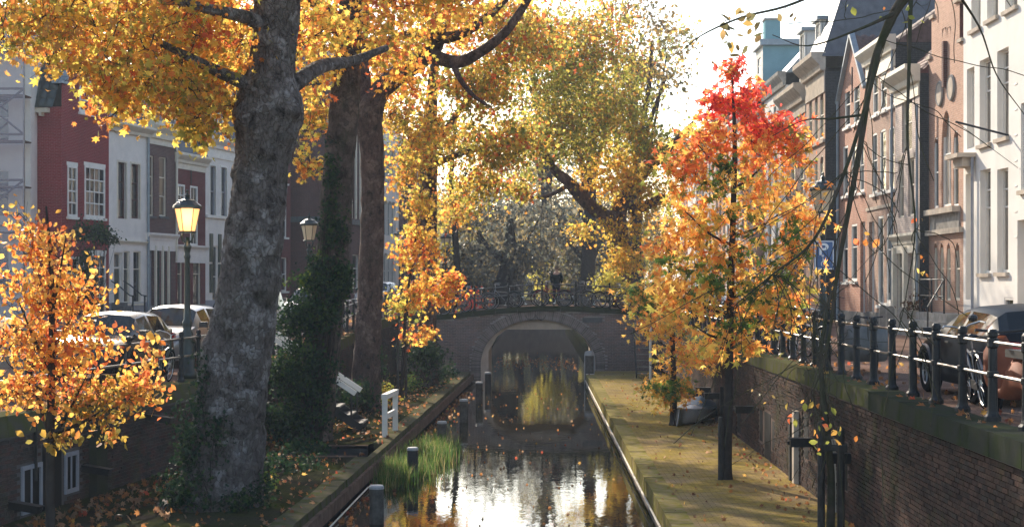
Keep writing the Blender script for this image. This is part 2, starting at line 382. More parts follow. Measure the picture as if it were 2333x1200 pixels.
# wharves
mb = MB(); wy = list(np.arange(-24, 68.6, 2.0)) + [68.7]
pit = (35.2, 37.4, -5.0, -3.75)                    # sunken slot in the left wharf
for i in range(len(wy)-1):
    a, c = wy[i], wy[i+1]
    if c <= 35 or a >= 37.9: mb.quad((XWL(a)-.38,a,ZW),(XWL(c)-.38,c,ZW),(XL(c)-.1,c,ZW),(XL(a)-.1,a,ZW))
p0, p1, px0, px1 = pit
mb.quad((px1,wy[29],ZW),(px1,wy[31],ZW),(XWL(36)-.38,wy[31],ZW),(XWL(36)-.38,wy[29],ZW)) if False else None
a, c = max(y for y in wy if y <= 35), min(y for y in wy if y >= 37.9)
xr_, xl_ = XWL(36)-.38, XL(36)-.3
mb.quad((xr_,a,ZW),(xr_,p0,ZW),(xl_,p0,ZW),(xl_,a,ZW)); mb.quad((xr_,p1,ZW),(xr_,c,ZW),(xl_,c,ZW),(xl_,p1,ZW))
mb.quad((px0,p0,ZW),(px0,p1,ZW),(xl_,p1,ZW),(xl_,p0,ZW)); px1 = xr_
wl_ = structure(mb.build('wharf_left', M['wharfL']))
q = MB(); q.quad((px0,p0,.1),(px1,p0,.1),(px1,p1,.1),(px0,p1,.1)); q.quad((px0,p0,.1),(px1,p0,.1),(px1,p0,ZW),(px0,p0,ZW)); q.quad((px0,p1,.1),(px1,p1,.1),(px1,p1,ZW),(px0,p1,ZW)); q.quad((px0,p0,.1),(px0,p1,.1),(px0,p1,ZW),(px0,p0,ZW))
q.build('pit', M['wooddark'], wl_)
fr = MB(); e = .09
for (x0,x1,y0,y1) in ((px0-e,px1,p0-e,p0),(px0-e,px1,p1,p1+e),(px0-e,px0,p0-e,p1+e)): fr.box(x0,x1,y0,y1,ZW-.05,ZW+.025)
fr.build('pit_frame', M['wood'], wl_)
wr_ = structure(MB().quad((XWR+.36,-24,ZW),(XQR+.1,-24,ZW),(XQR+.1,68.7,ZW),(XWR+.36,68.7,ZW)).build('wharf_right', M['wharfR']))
MB().box(XWR+.03,XWR+.36,-24,67,-.3,ZW-.02).build('wharf_wall', M['concrete'], wr_)
mb = MB()
for i in range(len(wy)-1):
    a, c = wy[i], wy[i+1]; mb.quad((XWL(a)-.12,a,-.3),(XWL(c)-.12,c,-.3),(XWL(c)-.12,c,ZW-.03),(XWL(a)-.12,a,ZW-.03))
mb.build('wharf_wall', M['wooddark'], wl_)
rr = random.Random(3)
y = 14.0; k = 0
while y < 66:
    Lh = rr.uniform(1.0, 1.5); o = MB().box(-.005*rr.random(),.365,0,Lh-.018,-.36,.0)
    o = o.build('edge_stone', M['edge'], wr_, loc=(XWR+rr.uniform(-.012,.012), y, ZW+.012+rr.uniform(-.008,.012))); o.rotation_euler = (0,0,rr.uniform(-.004,.004)); y += Lh
y = 14.0
while y < 67:
    Lh = rr.uniform(.9, 1.4); a = math.atan2(.026, 1)
    if not (y+Lh > p0 and y < p1):
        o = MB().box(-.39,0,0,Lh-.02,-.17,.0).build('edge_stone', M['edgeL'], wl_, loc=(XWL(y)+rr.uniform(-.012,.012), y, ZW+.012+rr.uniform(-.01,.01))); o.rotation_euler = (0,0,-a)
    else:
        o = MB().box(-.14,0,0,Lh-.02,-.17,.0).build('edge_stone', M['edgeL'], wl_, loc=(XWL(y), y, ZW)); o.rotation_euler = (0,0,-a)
    y += Lh
y = 13.0
while y < 67:                                      # timber rubbing beam under the left edge
    Lh = rr.uniform(3.2, 4.2)
    o = MB().box(-.06,.07,0,Lh-.03,-.14,.10).build('timber_beam', M['wood'], wl_, loc=(XWL(y), y, .22)); o.rotation_euler = (0,0,-math.atan2(.026,1)); y += Lh
MB().tube([(XWR-.03,14,.20),(XWR-.035,30,.17),(XWR-.03,48,.2),(XWR-.03,66,.22)], .018, 5).build('mooring_rope', M['cream'], wr_)
MB().tube([(XWL(14)+.16,14,.06),(XWL(25)+.18,25,.04),(XWL(33)+.16,33,.07)], .016, 5).build('mooring_rope', M['cream'], wl_)
# banks beyond the bridge
for sx, x0, x1, nm in ((-1,-5.6,-2.9,'bank_left'),(1,2.9,5.0,'bank_right')):
    o = MB().box(min(x0,x1),max(x0,x1),74.2,149.5,-.3,ZW)
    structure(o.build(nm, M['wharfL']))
tag(MB().box(-5.9,-5.6,74.2,149.5,0,2.76).build('quay_wall', M['mortarL']), 'left quay wall beyond the brick bridge', 'wall')
tag(MB().box(5.0,5.3,74.2,149.5,0,2.59).build('quay_wall', M['mortarR']), 'right quay wall beyond the brick bridge', 'wall')

# ------------------------------------------------------------------ quay walls of single bricks
def brick_face(bl, bh, d):
    return MB().add([(0,-d,0),(bl,-d,0),(bl,-d,bh),(0,-d,bh),(0,.01,0),(bl,.01,0),(bl,.01,bh),(0,.01,bh)],
                    [(0,1,2,3),(1,5,6,2),(3,2,6,7),(4,0,3,7),(0,4,5,1)])
def brick_objs(root, mat, items, stuffname):
    """items: (origin, direction along the wall, outward normal, length, height, depth, rnd). The first 300 become single bricks."""
    me = brick_face(.205,.054,.02).mesh('brick', mat)
    at = me.attributes.new('rnd','FLOAT','POINT'); at.data.foreach_set('value', [.0]*len(me.vertices))
    for (o, d, nrm, bl, bh, dp, rn) in items[:300]:
        ob = inst('brick', me, root, o, (0,0,math.atan2(d[1], d[0])), (bl/.205, dp/.02, bh/.054))
    V=[]; F=[]; A=[]
    for (o, d, nrm, bl, bh, dp, rn) in items[300:]:
        n = len(V)
        for (a,q,z) in ((0,dp,0),(bl,dp,0),(bl,dp,bh),(0,dp,bh),(0,-.01,0),(bl,-.01,0),(bl,-.01,bh),(0,-.01,bh)):
            V.append((o[0]+d[0]*a+nrm[0]*q, o[1]+d[1]*a+nrm[1]*q, o[2]+z)); A.append(rn)
        F += [(n,n+1,n+2,n+3),(n+1,n+5,n+6,n+2),(n+3,n+2,n+6,n+7),(n+4,n,n+3,n+7),(n,n+4,n+5,n+1)]
    if V:
        me = bpy.data.meshes.new(stuffname); me.from_pydata(V,[],F); me.materials.append(mat)
        at = me.attributes.new('rnd','FLOAT','POINT'); at.data.foreach_set('value', A)
        tag(inst(stuffname, me, root), kind='stuff')
# object-random joins the attribute so that single bricks differ too
for k in ('wallR','wallL','wallB'):
    nt = M[k].node_tree; at = [q for q in nt.nodes if q.type=='ATTRIBUTE'][0]; cr = [q for q in nt.nodes if q.type=='VALTORGB'][0]
    oi = nt.nodes.new('ShaderNodeObjectInfo'); ad = nt.nodes.new('ShaderNodeMath'); ad.operation='ADD'; fr_ = nt.nodes.new('ShaderNodeMath'); fr_.operation='FRACT'
    nt.links.new(at.outputs['Fac'], ad.inputs[0]); nt.links.new(oi.outputs['Random'], ad.inputs[1]); nt.links.new(ad.outputs[0], fr_.inputs[0]); nt.links.new(fr_.outputs[0], cr.inputs[0])

def wall_items(x_of, y0, y1, z0, ztop, side, holes, pitch_l=.215, pitch_h=.0625):
    """side +1: wall whose face looks to +X (left quay); -1: face looks to -X"""
    items = []; row = 0; z = z0
    while z < 3.2:
        y = y0 - (pitch_l/2 if row % 2 else 0)
        while y < y1:
            if z + pitch_h <= ztop(y):
                if not any(h[0]-.02 < y+pitch_l and y < h[1]+.02 and h[2]-.01 < z+pitch_h and z < h[3]+.01 for h in holes):
                    xa, xb = x_of(y), x_of(y+pitch_l); dx = xb-xa; dl = math.hypot(dx, pitch_l); d = (dx/dl, pitch_l/dl)
                    if side > 0: o = (xa, y, z); dd = d; nr = (d[1], -d[0])
                    else: o = (xb, y+pitch_l, z); dd = (-d[0], -d[1]); nr = (-d[1], d[0])
                    items.append((o, dd, nr, pitch_l-.011, pitch_h-.011, .018+rr.uniform(-.007,.008), rr.random()))
            y += pitch_l
        z += pitch_h; row += 1
    return items
# left
qwl = empty('quay_wall', (0,0,0), 0, 'dark brick quay wall on the left with small cellar windows', 'wall')
holesL = [(26.0,26.75,.5,1.28),(26.8,27.55,.45,1.55),(27.65,28.2,.62,1.32)]
itL = wall_items(XL, 18, 68.5, ZW, lambda y: ZL(XL(y), y)-.30, +1, holesL)
# door and windows in their places, coping follows the rim
itL.sort(key=lambda q: (abs(q[0][1]-27.5) + (0 if q[0][1] > 23.5 else 20)))
brick_objs(qwl, M['wallL'], itL, 'brickwork')
mb = MB(); yy = list(np.arange(-24, 68.6, 1.0)) + [68.6]
for a, c in zip(yy[:-1], yy[1:]): mb.quad((XL(a)-.004,a,.2),(XL(c)-.004,c,.2),(XL(c)-.004,c,ZL(XL(c),c)-.2),(XL(a)-.004,a,ZL(XL(a),a)-.2))
mb.build('mortar_core', M['mortarL'], qwl)
y = 12.0
while y < 68:
    Lh = rr.uniform(.95,1.15); a = math.atan2(XL(y+Lh)-XL(y), Lh)
    o = MB().box(-.42,.06,0,Lh-.012,-.30,.035).build('coping_stone', M['coping'], qwl, loc=(XL(y), y, ZL(XL(y),y)+rr.uniform(0,.012))); o.rotation_euler = (0,0,-a); y += Lh
for (y0_,y1_,z0_,z1_) in holesL:
    xm = XL((y0_+y1_)/2); a = -math.atan2(XL(y1_)-XL(y0_), y1_-y0_); W_ = (y1_-y0_)/2
    rt = MB().box(-.05,.002,-W_,W_,z0_,z1_).build('cellar_door' if W_ > .37 else 'cellar_window', M['dark'], qwl, loc=(xm,(y0_+y1_)/2,0)); rt.rotation_euler=(0,0,a)
    if W_ < .3 or z1_ < 1.4:
        f = MB(); t = .07
        f.box(-.02,.035,-W_,-W_+t,z0_,z1_); f.box(-.02,.035,W_-t,W_,z0_,z1_); f.box(-.02,.035,-W_+t,W_-t,z0_,z0_+t); f.box(-.02,.035,-W_+t,W_-t,z1_-t,z1_); f.box(-.02,.02,-.02,.02,z0_+t,z1_-t)
        f.build('frame', M['greyp'], rt)
for (yb,z0_,z1_) in ((26.45,1.0,1.9),(27.25,1.5,1.95),(29.9,1.3,1.75),(24.9,.9,1.9)):
    MB().box(0,.05,-.025,.025,z0_,z1_).build('wall_anchor', M['iron'], qwl, loc=(XL(yb)+.02,yb,0))
MB().box(-.05,.16,-.24,.24,ZW,ZL(-8,29)-.42).build('buttress', M['copingdark'], qwl, loc=(XL(28.9),28.9,0)).rotation_euler=(0,0,-.14)
for (yb,zb) in ((28.4,.98),(25.6,.72),(31.4,1.62)):
    f = MB().box(0,.5,-.08,.08,-.05,.05); f.box(.0,.52,-.1,.1,.05,.07); f.build('spout', M['iron'], qwl, loc=(XL(yb)+.02,yb,zb)).rotation_euler=(0,R(8),-.14)

# right
qwr = empty('quay_wall', (0,0,0), 0, 'sunlit brick quay wall on the right with drain spouts', 'wall')
def DR(x): return XQR*FPX/(x-CX)
slots = [(1627,1637,897,972),(1742,1756,940,1068),(1731,1737,933,1003),(1760,1765,960,1025),(1832,1842,943,1043),(1917,1930,1007,1113),(1680,1688,930,985)]
holesR = []
for (xa,xb,ya,yb) in slots:
    d0,d1 = DR(xb),DR(xa); dm=(d0+d1)/2; holesR.append((d0,d1,max(ZW,ZC-(yb-CY)/FPX*dm),min(2.1,ZC-(ya-CY)/FPX*dm)))
itR = wall_items(lambda y: XQR, 15, 68.4, ZW, lambda y: ZQR-.24, -1, holesR)
itR.sort(key=lambda q: abs(q[0][1]-25.5))
brick_objs(qwr, M['wallR'], itR, 'brickwork')
MB().box(XQR+.004,XQR+.4,-24,68.6,.2,ZQR-.2).build('mortar_core', M['mortarR'], qwr)
for (d0,d1,z0_,z1_) in holesR: MB().box(-.004,.1,0,d1-d0,z0_,z1_).build('dark_slot', M['dark'], qwr, loc=(XQR,d0,0))
y = 12.0
while y < 68:
    Lh = rr.uniform(.95,1.2); o = MB().box(-.06,.42,0,Lh-.012,-.24,.03).build('coping_stone', M['coping'] if y > 23 else M['copingdark'], qwr, loc=(XQR-(0 if y > 23 else .05), y, ZQR+rr.uniform(0,.012))); y += Lh
for (xa,ya) in ((1608,889),(1630,902),(1706,933),(1843,1008),(1927,1044),(1590,900)):
    d = DR(xa+12); z = ZC-(ya-CY)/FPX*d
    f = MB().box(-.42,0,-.09,.09,-.07,.07); f.box(-.44,0,-.1,.1,.07,.09); f.box(-.47,-.44,-.04,.04,-.03,.03); f.build('drain_spout', M['iron'], qwr, loc=(XQR-.01,d,z))
for (xa,ya,yb,mt,w) in ((1811,960,1113,'iron',.07),(1820,935,1120,'stonepale',.11),(1650,880,980,'iron',.05),(1905,1000,1190,'stonepale',.1),(1597,890,960,'iron',.06)):
    d = DR(xa); MB().box(-.1,.0,-w,w,max(ZW,ZC-(yb-CY)/FPX*d),min(ZQR-.4,ZC-(ya-CY)/FPX*d)).build('drain_pipe' if mt=='iron' else 'stone_pier', M[mt], qwr, loc=(XQR-.012,d,0))

# ------------------------------------------------------------------ brick arch bridge
YB, YB2 = 68.7, 74.2
def zd(X): return float(np.interp(X, [-9,-7,-3.9,-1.9,.2,2,3.75,5,7,10], [2.75,2.75,2.80,3.04,3.19,3.16,3.06,2.95,2.72,2.6]))
AC, AA, AB, AL = .205, 2.43, 1.87, .75             # arch centre, half span, rise, leg height
def zarch(X, grow=0):
    t = (X-AC)/(AA+grow)
    return None if abs(t) >= 1 else AL + (AB+grow)*math.sqrt(1-t*t)
br_ = empty('arch_bridge', (0,YB,0), 0, 'low brick arch bridge crossing the canal', 'bridge')
core = MB(); core2 = MB(); xs = sorted(set(list(np.arange(-6.2,5.81,.1)) + [AC-AA,AC+AA]))
for a, c in zip(xs[:-1], xs[1:]):
    mid = (a+c)/2
    za, zc_ = (zarch(a) or (AL if abs(mid-AC)<AA else -.2)), (zarch(c) or (AL if abs(mid-AC)<AA else -.2))
    if abs(mid-AC) >= AA: za = zc_ = -.2
    for yf, q_ in ((0,core),(YB2-YB,core2)): q_.quad((a,yf,za),(c,yf,zc_),(c,yf,zd(c)-.1),(a,yf,zd(a)-.1))
for yy_ in (0, YB2-YB):
    pass
core.build('spandrel_core', M['mortarB'], br_); core2.build('spandrel_core', M['mortarB'], br_)
deck = MB(); xs2 = list(np.arange(-9,10.01,.5))
for a, c in zip(xs2[:-1], xs2[1:]): deck.quad((a,-.1,zd(a)-.01),(c,-.1,zd(c)-.01),(c,YB2-YB+.1,zd(c)-.01),(a,YB2-YB+.1,zd(a)-.01))
deck.build('deck', M['street'], br_)
items = []; z = .0; row = 0
while z < 3.1:
    x = -6.1 - (.11 if row % 2 else 0)
    while x < 5.0:
        xm = x+.105; zo = zarch(xm, .42)
        inside = (abs(xm-AC) < AA+.42) and (z < (zo or AL))
        if not inside and z+.066 < min(zd(x),zd(x+.21))-.20 and not (2.05 < xm < 2.95 and 2.48 < z < 2.72): items.append(((x,0,z),(1,0),(0,-1),.209,.055,.016+rr.uniform(-.006,.007),rr.random()))
        x += .22
    z += .066; row += 1
items.sort(key=lambda q: abs(q[0][0]-3.4)+abs(q[0][2]-2.2)); brick_objs(br_, M['wallB'], items, 'brickwork')
vb = MB().add([(-.030,-.05,0),(.030,-.05,0),(.034,-.05,.40),(-.034,-.05,.40),(-.030,.15,0),(.030,.15,0),(.034,.15,.40),(-.034,.15,.40)],[(0,1,2,3),(1,5,6,2),(3,2,6,7),(4,0,3,7),(0,4,5,1)]).mesh('voussoir', M['ring'])
for s in (-1,1):
    z = .02
    while z < AL: inst('voussoir', vb, br_, (AC+s*AA,0,z+.035), (0,s*R(90),0)); z += .073
t = .02
while t < math.pi:
    x, z = AA*math.cos(t), AB*math.sin(t); nx, nz_ = math.cos(t)/AA, math.sin(t)/AB
    inst('voussoir', vb, br_, (AC+x,0,AL+z), (0,math.atan2(nx,nz_),0)); t += .0745/math.hypot(AA*math.sin(t), AB*math.cos(t))
x = -6.2
while x < 5.4:                                     # coping slabs
    w = .92; za, zb = zd(x), zd(x+w); a = math.atan2(zb-za, w)
    o = MB().box(0,math.hypot(w,zb-za)-.012,-.12,.28,-.20,.02).build('coping_slab', M['copingdark'], br_, loc=(x,0,za)); o.rotation_euler=(0,-a,0); x += w
fc = MB()
for a, c in zip(xs2[5:-9], xs2[6:-8]): fc.add([(a,YB2-YB-.2,zd(a)-.2),(c,YB2-YB-.2,zd(c)-.2),(c,YB2-YB+.12,zd(c)-.2),(a,YB2-YB+.12,zd(a)-.2),(a,YB2-YB-.2,zd(a)+.02),(c,YB2-YB-.2,zd(c)+.02),(c,YB2-YB+.12,zd(c)+.02),(a,YB2-YB+.12,zd(a)+.02)],[(0,1,5,4),(2,3,7,6),(4,5,6,7)])
tag(fc.build('far_coping', M['copingdark'], br_), kind='stuff')
TP = [P(1113,869,69.1),P(1113,800,69.1),P(1131,768,69.1),P(1153,750,69.1),P(1306,750,69.1),P(1334,774,69.1),P(1350,800,69.1),P(1354,869,69.1)]
tx = [p[0] for p in TP]; tz = [p[2] for p in TP]; tz[0] = tz[-1] = -.2
lin = MB()
for i in range(len(TP)-1): lin.quad((tx[i],.35,tz[i]),(tx[i+1],.35,tz[i+1]),(tx[i+1],YB2-YB,tz[i+1]),(tx[i],YB2-YB,tz[i]))
lin.build('tunnel_lining', M['concrete'], br_)
ff = MB(); xs3 = sorted(set(list(np.linspace(AC-AA+.001,AC+AA-.001,60)) + tx))
for a, c in zip(xs3[:-1], xs3[1:]):
    def low(q, m_): return -.2 if (m_ < tx[0] or m_ > tx[-1]) else float(np.interp(q, tx[1:-1], tz[1:-1]))
    m_ = (a+c)/2; ff.quad((a,.35,low(a,m_)),(c,.35,low(c,m_)),(c,.35,zarch(c)+.02),(a,.35,zarch(a)+.02))
ff.build('concrete_beam', M['concrete'], br_)
rv = MB(); pr = [(AC-AA,-.2),(AC-AA,AL)] + [(AC-AA*math.cos(t),AL+AB*math.sin(t)) for t in np.linspace(.05,math.pi-.05,30)] + [(AC+AA,AL),(AC+AA,-.2)]
for i in range(len(pr)-1): rv.quad((pr[i][0],-.02,pr[i][1]),(pr[i+1][0],-.02,pr[i+1][1]),(pr[i+1][0],.35,pr[i+1][1]),(pr[i][0],.35,pr[i][1]))
rv.build('arch_reveal', M['concrete'], br_)
MB().box(2.08,2.92,-.03,.02,2.50,2.70).build('stone_plaque', M['bluestone'], br_)
an = MB(); an.box(-.02,.02,-.05,-.02,2.62,3.02)
for s in (-1,1): an.torus((s*.22,-.035,2.82), .2, .022, 1, 12, 5, math.pi if s>0 else math.pi, 2*math.pi)
an.build('curled_wall_anchor', M['iron'], br_, loc=(.1,0,0))
# low wing walls where the bridge meets the quays
# ------------------------------------------------------------------ houses
class House:
    """local frame: x along the front (viewer's left to right), y into the house, z up from the street"""
    def __init__(s, label, side, x0, x1, Xf=12.7, zb=None, depth=9, cat='house', name='canal_house'):
        s.side = side; s.Xf = Xf
        if side == 'R':
            s.D0 = Xf*FPX/(x0-CX); s.D1 = Xf*FPX/(x1-CX); s.W = s.D0-s.D1; s.zb = ZQR if zb is None else zb
            s.root = empty(name, (Xf, s.D0, s.zb), R(-90), label, cat)
        else:
            s.D0 = s.dl(x0); s.D1 = s.dl(x1); s.W = (s.D1-s.D0)*1.0198; s.zb = 2.75 if zb is None else zb
            s.root = empty(name, (-19.3+.2*(s.D0-74), s.D0, s.zb), math.atan2(1,.2), label, cat)
        s.depth = depth; s.holes = []
    def dl(s, x): return 34.1/(.2-(x-CX)/FPX)
    def D(s, x): return s.Xf*FPX/(x-CX) if s.side == 'R' else s.dl(x)
    def u(s, x): return (s.D0-s.D(x)) if s.side == 'R' else (s.D(x)-s.D0)*1.0198
    def z(s, x, y): return ZC-(y-CY)/FPX*s.D(x) - s.zb
    def rect(s, xa, xb, ya, yb):
        xm = (xa+xb)/2; return (s.u(xa), s.u(xb), s.z(xm, yb), s.z(xm, ya))
    def win(s, xa, xb, ya, yb, **k):
        u0,u1,z0,z1 = s.rect(xa,xb,ya,yb); return s.winm(u0,u1,z0,z1,**k)
    def winm(s, u0,u1,z0,z1, frame='white', glass='glass', nx=1, rows=(.5,), sill=None, arch=0, reveal=.16, kind='window', fw=.06, lintel=None, bars=.028, trim=None):
        """arch: 0 flat, .2 segmental, .5 round, >.5 pointed (rise as part of width)"""
        zs = z1 - arch*(u1-u0)
        if s.side == 'R': reveal = .25 if reveal > .4 else max(.10, reveal*.5)
        s.holes.append((u0,u1,z0,z1,arch,reveal)); R_ = s.root; y0 = reveal-.09
        f = MB(); f.box(u0,u0+fw,y0,reveal+.01,z0,z1); f.box(u1-fw,u1,y0,reveal+.01,z0,z1); f.box(u0+fw,u1-fw,y0,reveal+.01,z1-fw,z1); f.box(u0+fw,u1-fw,y0,reveal+.01,z0,z0+fw*1.2)
        a, c, lo, hi = u0+fw, u1-fw, z0+fw*1.2, z1-fw
        xsn = [a+(c-a)*i/nx for i in range(nx+1)]; zsn = [lo]+[lo+(hi-lo)*r for r in rows]+[hi]
        for xq in xsn[1:-1]: f.box(xq-bars/2,xq+bars/2,y0+.03,reveal,lo,hi)
        for i, zq in enumerate(zsn[1:-1]): f.box(a,c,y0+.02,reveal,zq-bars*.8,zq+bars*.8)
        w = f.build(kind, M[frame], R_)
        for i in range(nx):
            for j in range(len(zsn)-1):
                t1, t2 = random.uniform(-.012,.012), random.uniform(-.012,.012)
                yg = reveal-.03
                MB().quad((xsn[i],yg+t1,zsn[j]),(xsn[i+1],yg-t1,zsn[j]),(xsn[i+1],yg-t1+t2,zsn[j+1]),(xsn[i],yg+t1+t2,zsn[j+1])).build('pane', M[glass], w)
        if sill: MB().box(u0-.08,u1+.08,-.10,reveal-.02,z0-.11,z0-.002).build('sill', M[sill], w)
        if lintel: MB().box(u0-.05,u1+.05,-.03,.05,z1+.002,z1+.16).build('lintel', M[lintel], w)
        if trim:
            q = MB(); tw=.09
            q.box(u0-tw,u0,-.035,.06,z0,z1+tw); q.box(u1,u1+tw,-.035,.06,z0,z1+tw); q.box(u0,u1,-.035,.06,z1,z1+tw); q.build('surround', M[trim], w)
        return w
    def door(s, xa, xb, ya, yb, mat='green', transom=.22, frame='white', reveal=.22):
        u0,u1,z0,z1 = s.rect(xa,xb,ya,yb); return s.doorm(u0,u1,max(0,z0),z1,mat,transom,frame,reveal)
    def doorm(s, u0,u1,z0,z1, mat='green', transom=.22, frame='white', reveal=.22):
        s.holes.append((u0,u1,z0,z1,0,reveal)); fw=.08; y0=reveal-.1; zt = z1-(z1-z0)*transom
        f = MB(); f.box(u0,u0+fw,y0,reveal+.01,z0,z1); f.box(u1-fw,u1,y0,reveal+.01,z0,z1); f.box(u0+fw,u1-fw,y0,reveal+.01,z1-fw,z1); f.box(u0+fw,u1-fw,y0,reveal+.01,zt-.04,zt+.04)
        d = f.build('door', M[frame], s.root)
        l = MB().box(u0+fw,u1-fw,reveal-.05,reveal,z0,zt-.04)
        for k in range(2):
            za = z0+.2+(zt-z0-.3)*k/2; l.box(u0+fw+.1,u1-fw-.1,reveal-.07,reveal-.05,za,za+(zt-z0-.5)/2)
        lf = l.build('door_leaf', M[mat], d)
        MB().quad((u0+fw,reveal-.03,zt+.04),(u1-fw,reveal-.03,zt+.04),(u1-fw,reveal-.03,z1-fw),(u0+fw,reveal-.03,z1-fw)).build('pane', M['glass'], d)
        return d
    def walls(s, mat, H, top=None, side_mat=None, plinth=None, back=True):
        """front with real openings; top: list of (u,z) outlining a gable above H"""
        W = s.W; f = MB(); us = sorted(set([0,W]+[v for h in s.holes for v in h[:2] if 0 < v < W])); zs = sorted(set([0,H]+[v for h in s.holes for v in h[2:4] if 0 < v < H]))
        zs = [z for z in zs if 0 <= z <= H]
        for i in range(len(us)-1):
            for j in range(len(zs)-1):
                um, zm = (us[i]+us[i+1])/2, (zs[j]+zs[j+1])/2
                if any(h[0] < um < h[1] and h[2] < zm < h[3] for h in s.holes): continue
                f.quad((us[i],0,zs[j]),(us[i+1],0,zs[j]),(us[i+1],0,zs[j+1]),(us[i],0,zs[j+1]))
        for (u0,u1,z0,z1,arch,rv) in s.holes:
            f.quad((u0,0,z0),(u0,rv,z0),(u0,rv,z1),(u0,0,z1)); f.quad((u1,0,z0),(u1,0,z1),(u1,rv,z1),(u1,rv,z0))
            f.quad((u0,0,z1),(u0,rv,z1),(u1,rv,z1),(u1,0,z1)); f.quad((u0,0,z0),(u1,0,z0),(u1,rv,z0),(u0,rv,z0))
            if arch:
                w = u1-u0; zs_ = z1-arch*w; n = 8; pts = []
                for k in range(n+1):
                    t = k/n
                    if arch <= .5: q = math.sqrt(max(0,1-(2*t-1)**2))
                    else: q = math.sqrt(max(0, 1-(1-min(t,1-t)*2)**1.8))
                    pts.append((u0+w*t, zs_+arch*w*q))
                for k in range(n):
                    a, c = pts[k], pts[k+1]
                    f.quad((a[0],0,a[1]),(c[0],0,c[1]),(c[0],0,z1),(a[0],0,z1)); f.quad((a[0],0,a[1]),(a[0],rv,a[1]),(c[0],rv,c[1]),(c[0],0,c[1]))
        if top: f.poly([(p[0],0,p[1]) for p in top])
        f.build('front_wall', M[mat], s.root)
        sm = M[side_mat or mat]; d = s.depth
        MB().quad((W,0,0),(W,d,0),(W,d,H),(W,0,H)).build('side_wall', sm, s.root)
        MB().quad((0,0,0),(0,d,0),(0,d,H),(0,0,H)).build('side_wall', sm, s.root)
        MB().quad((0,d,0),(W,d,0),(W,d,H),(0,d,H)).build('rear_wall', sm, s.root)
        if plinth: MB().box(0,W,-.04,0,0,plinth[0]).build('plinth', M[plinth[1]], s.root)
        s.H = H
    def cornice(s, z, h=.45, proj=.35, mat='white', frieze=0, over=.1):
        W = s.W; pr = [(0,z),(-proj*.35,z),(-proj*.45,z+h*.3),(-proj*.85,z+h*.6),(-proj,z+h*.75),(-proj,z+h),(0,z+h)]
        MB().prism(pr, 0, -over, W+over).build('cornice', M[mat], s.root)
        if frieze: MB().box(0,W,-.05,0,z-frieze,z-.001).build('frieze', M[mat], s.root)
    def band(s, z0, z1, mat='stonepale', proj=.06, u0=0, u1=None): MB().box(u0,s.W if u1 is None else u1,-proj,0,z0,z1).build('string_course', M[mat], s.root)
    def pipe(s, u, z0, z1, mat='greyp', r=.05):
        MB().tube([(u,-.1,z0),(u,-.1,z1)], r, 6).build('downpipe', M[mat], s.root)
    def pilaster(s, u, w, z0, z1, mat='cream', proj=.1): MB().box(u-w/2,u+w/2,-proj,0,z0,z1).build('pilaster', M[mat], s.root)
    def dormer(s, u, w, z0, z1, y0=.5, mat='white', roofmat='lead'):
        d = MB(); t=.12
        d.box(u-w/2,u-w/2+t,y0,y0+.12,z0,z1); d.box(u+w/2-t,u+w/2,y0,y0+.12,z0,z1); d.box(u-w/2+t,u+w/2-t,y0,y0+.12,z1-t,z1); d.box(u-w/2+t,u+w/2-t,y0,y0+.12,z0,z0+t); d.box(u-.03,u+.03,y0+.02,y0+.1,z0+t,z1-t)
        d.quad((u-w/2,y0+.1,z0),(u-w/2,y0+2,z0),(u-w/2,y0+2,z1),(u-w/2,y0+.1,z1)); d.quad((u+w/2,y0+.1,z0),(u+w/2,y0+2,z0),(u+w/2,y0+2,z1),(u+w/2,y0+.1,z1))
        o = d.build('dormer', M[mat], s.root)
        MB().quad((u-w/2+t,y0+.06,z0+t),(u+w/2-t,y0+.06,z0+t),(u+w/2-t,y0+.06,z1-t),(u-w/2+t,y0+.06,z1-t)).build('pane', M['glass'], o)
        MB().box(u-w/2-.15,u+w/2+.15,y0-.15,y0+2.2,z1,z1+.16).build('dormer_roof', M[roofmat], o)
    def chimney(s, u, y, z0, z1, w=.7, mat='bdark'):
        o = MB().box(u-w/2,u+w/2,y-w/2,y+w/2,z0,z1).build('chimney', M[mat], s.root)
        MB().box(u-w/2-.06,u+w/2+.06,y-w/2-.06,y+w/2+.06,z1,z1+.12).build('chimney_cap', M['stone'], o)
    def saddle(s, z, rise, mat, axis='y', tile=None, over=.0, y0=0, part='roof'):
        """ridge along y (gable to the street) or along x (eaves to the street)"""
        W, d = s.W, s.depth
        if axis == 'y':
            r = MB().quad((-over,y0,z),(W/2,y0,z+rise),(W/2,d,z+rise),(-over,d,z)); r.quad((W+over,y0,z),(W+over,d,z),(W/2,d,z+rise),(W/2,y0,z+rise))
            pl = [((-over,y0,z),(0,1,0),d-y0,(W/2+over,0,rise)),((W+over,d,z),(0,-1,0),d-y0,(-W/2-over,0,rise))]
        else:
            r = MB().quad((0,-over,z),(W,-over,z),(W,d/2,z+rise),(0,d/2,z+rise)); r.quad((0,d+over,z),(0,d/2,z+rise),(W,d/2,z+rise),(W,d+over,z))
            r.poly([(0,0,z),(0,d/2,z+rise),(0,d,z)]); r.poly([(W,0,z),(W,d,z),(W,d/2,z+rise)])
            pl = [((W,-over,z),(-1,0,0),W,(0,d/2+over,rise)),((0,d+over,z),(1,0,0),W,(0,-d/2-over,rise))]
        ro = r.build(part, M[mat], s.root)
        if tile is not None:
            for k in tile: tiles(s.root, pl[k], mat, ro)
        return ro
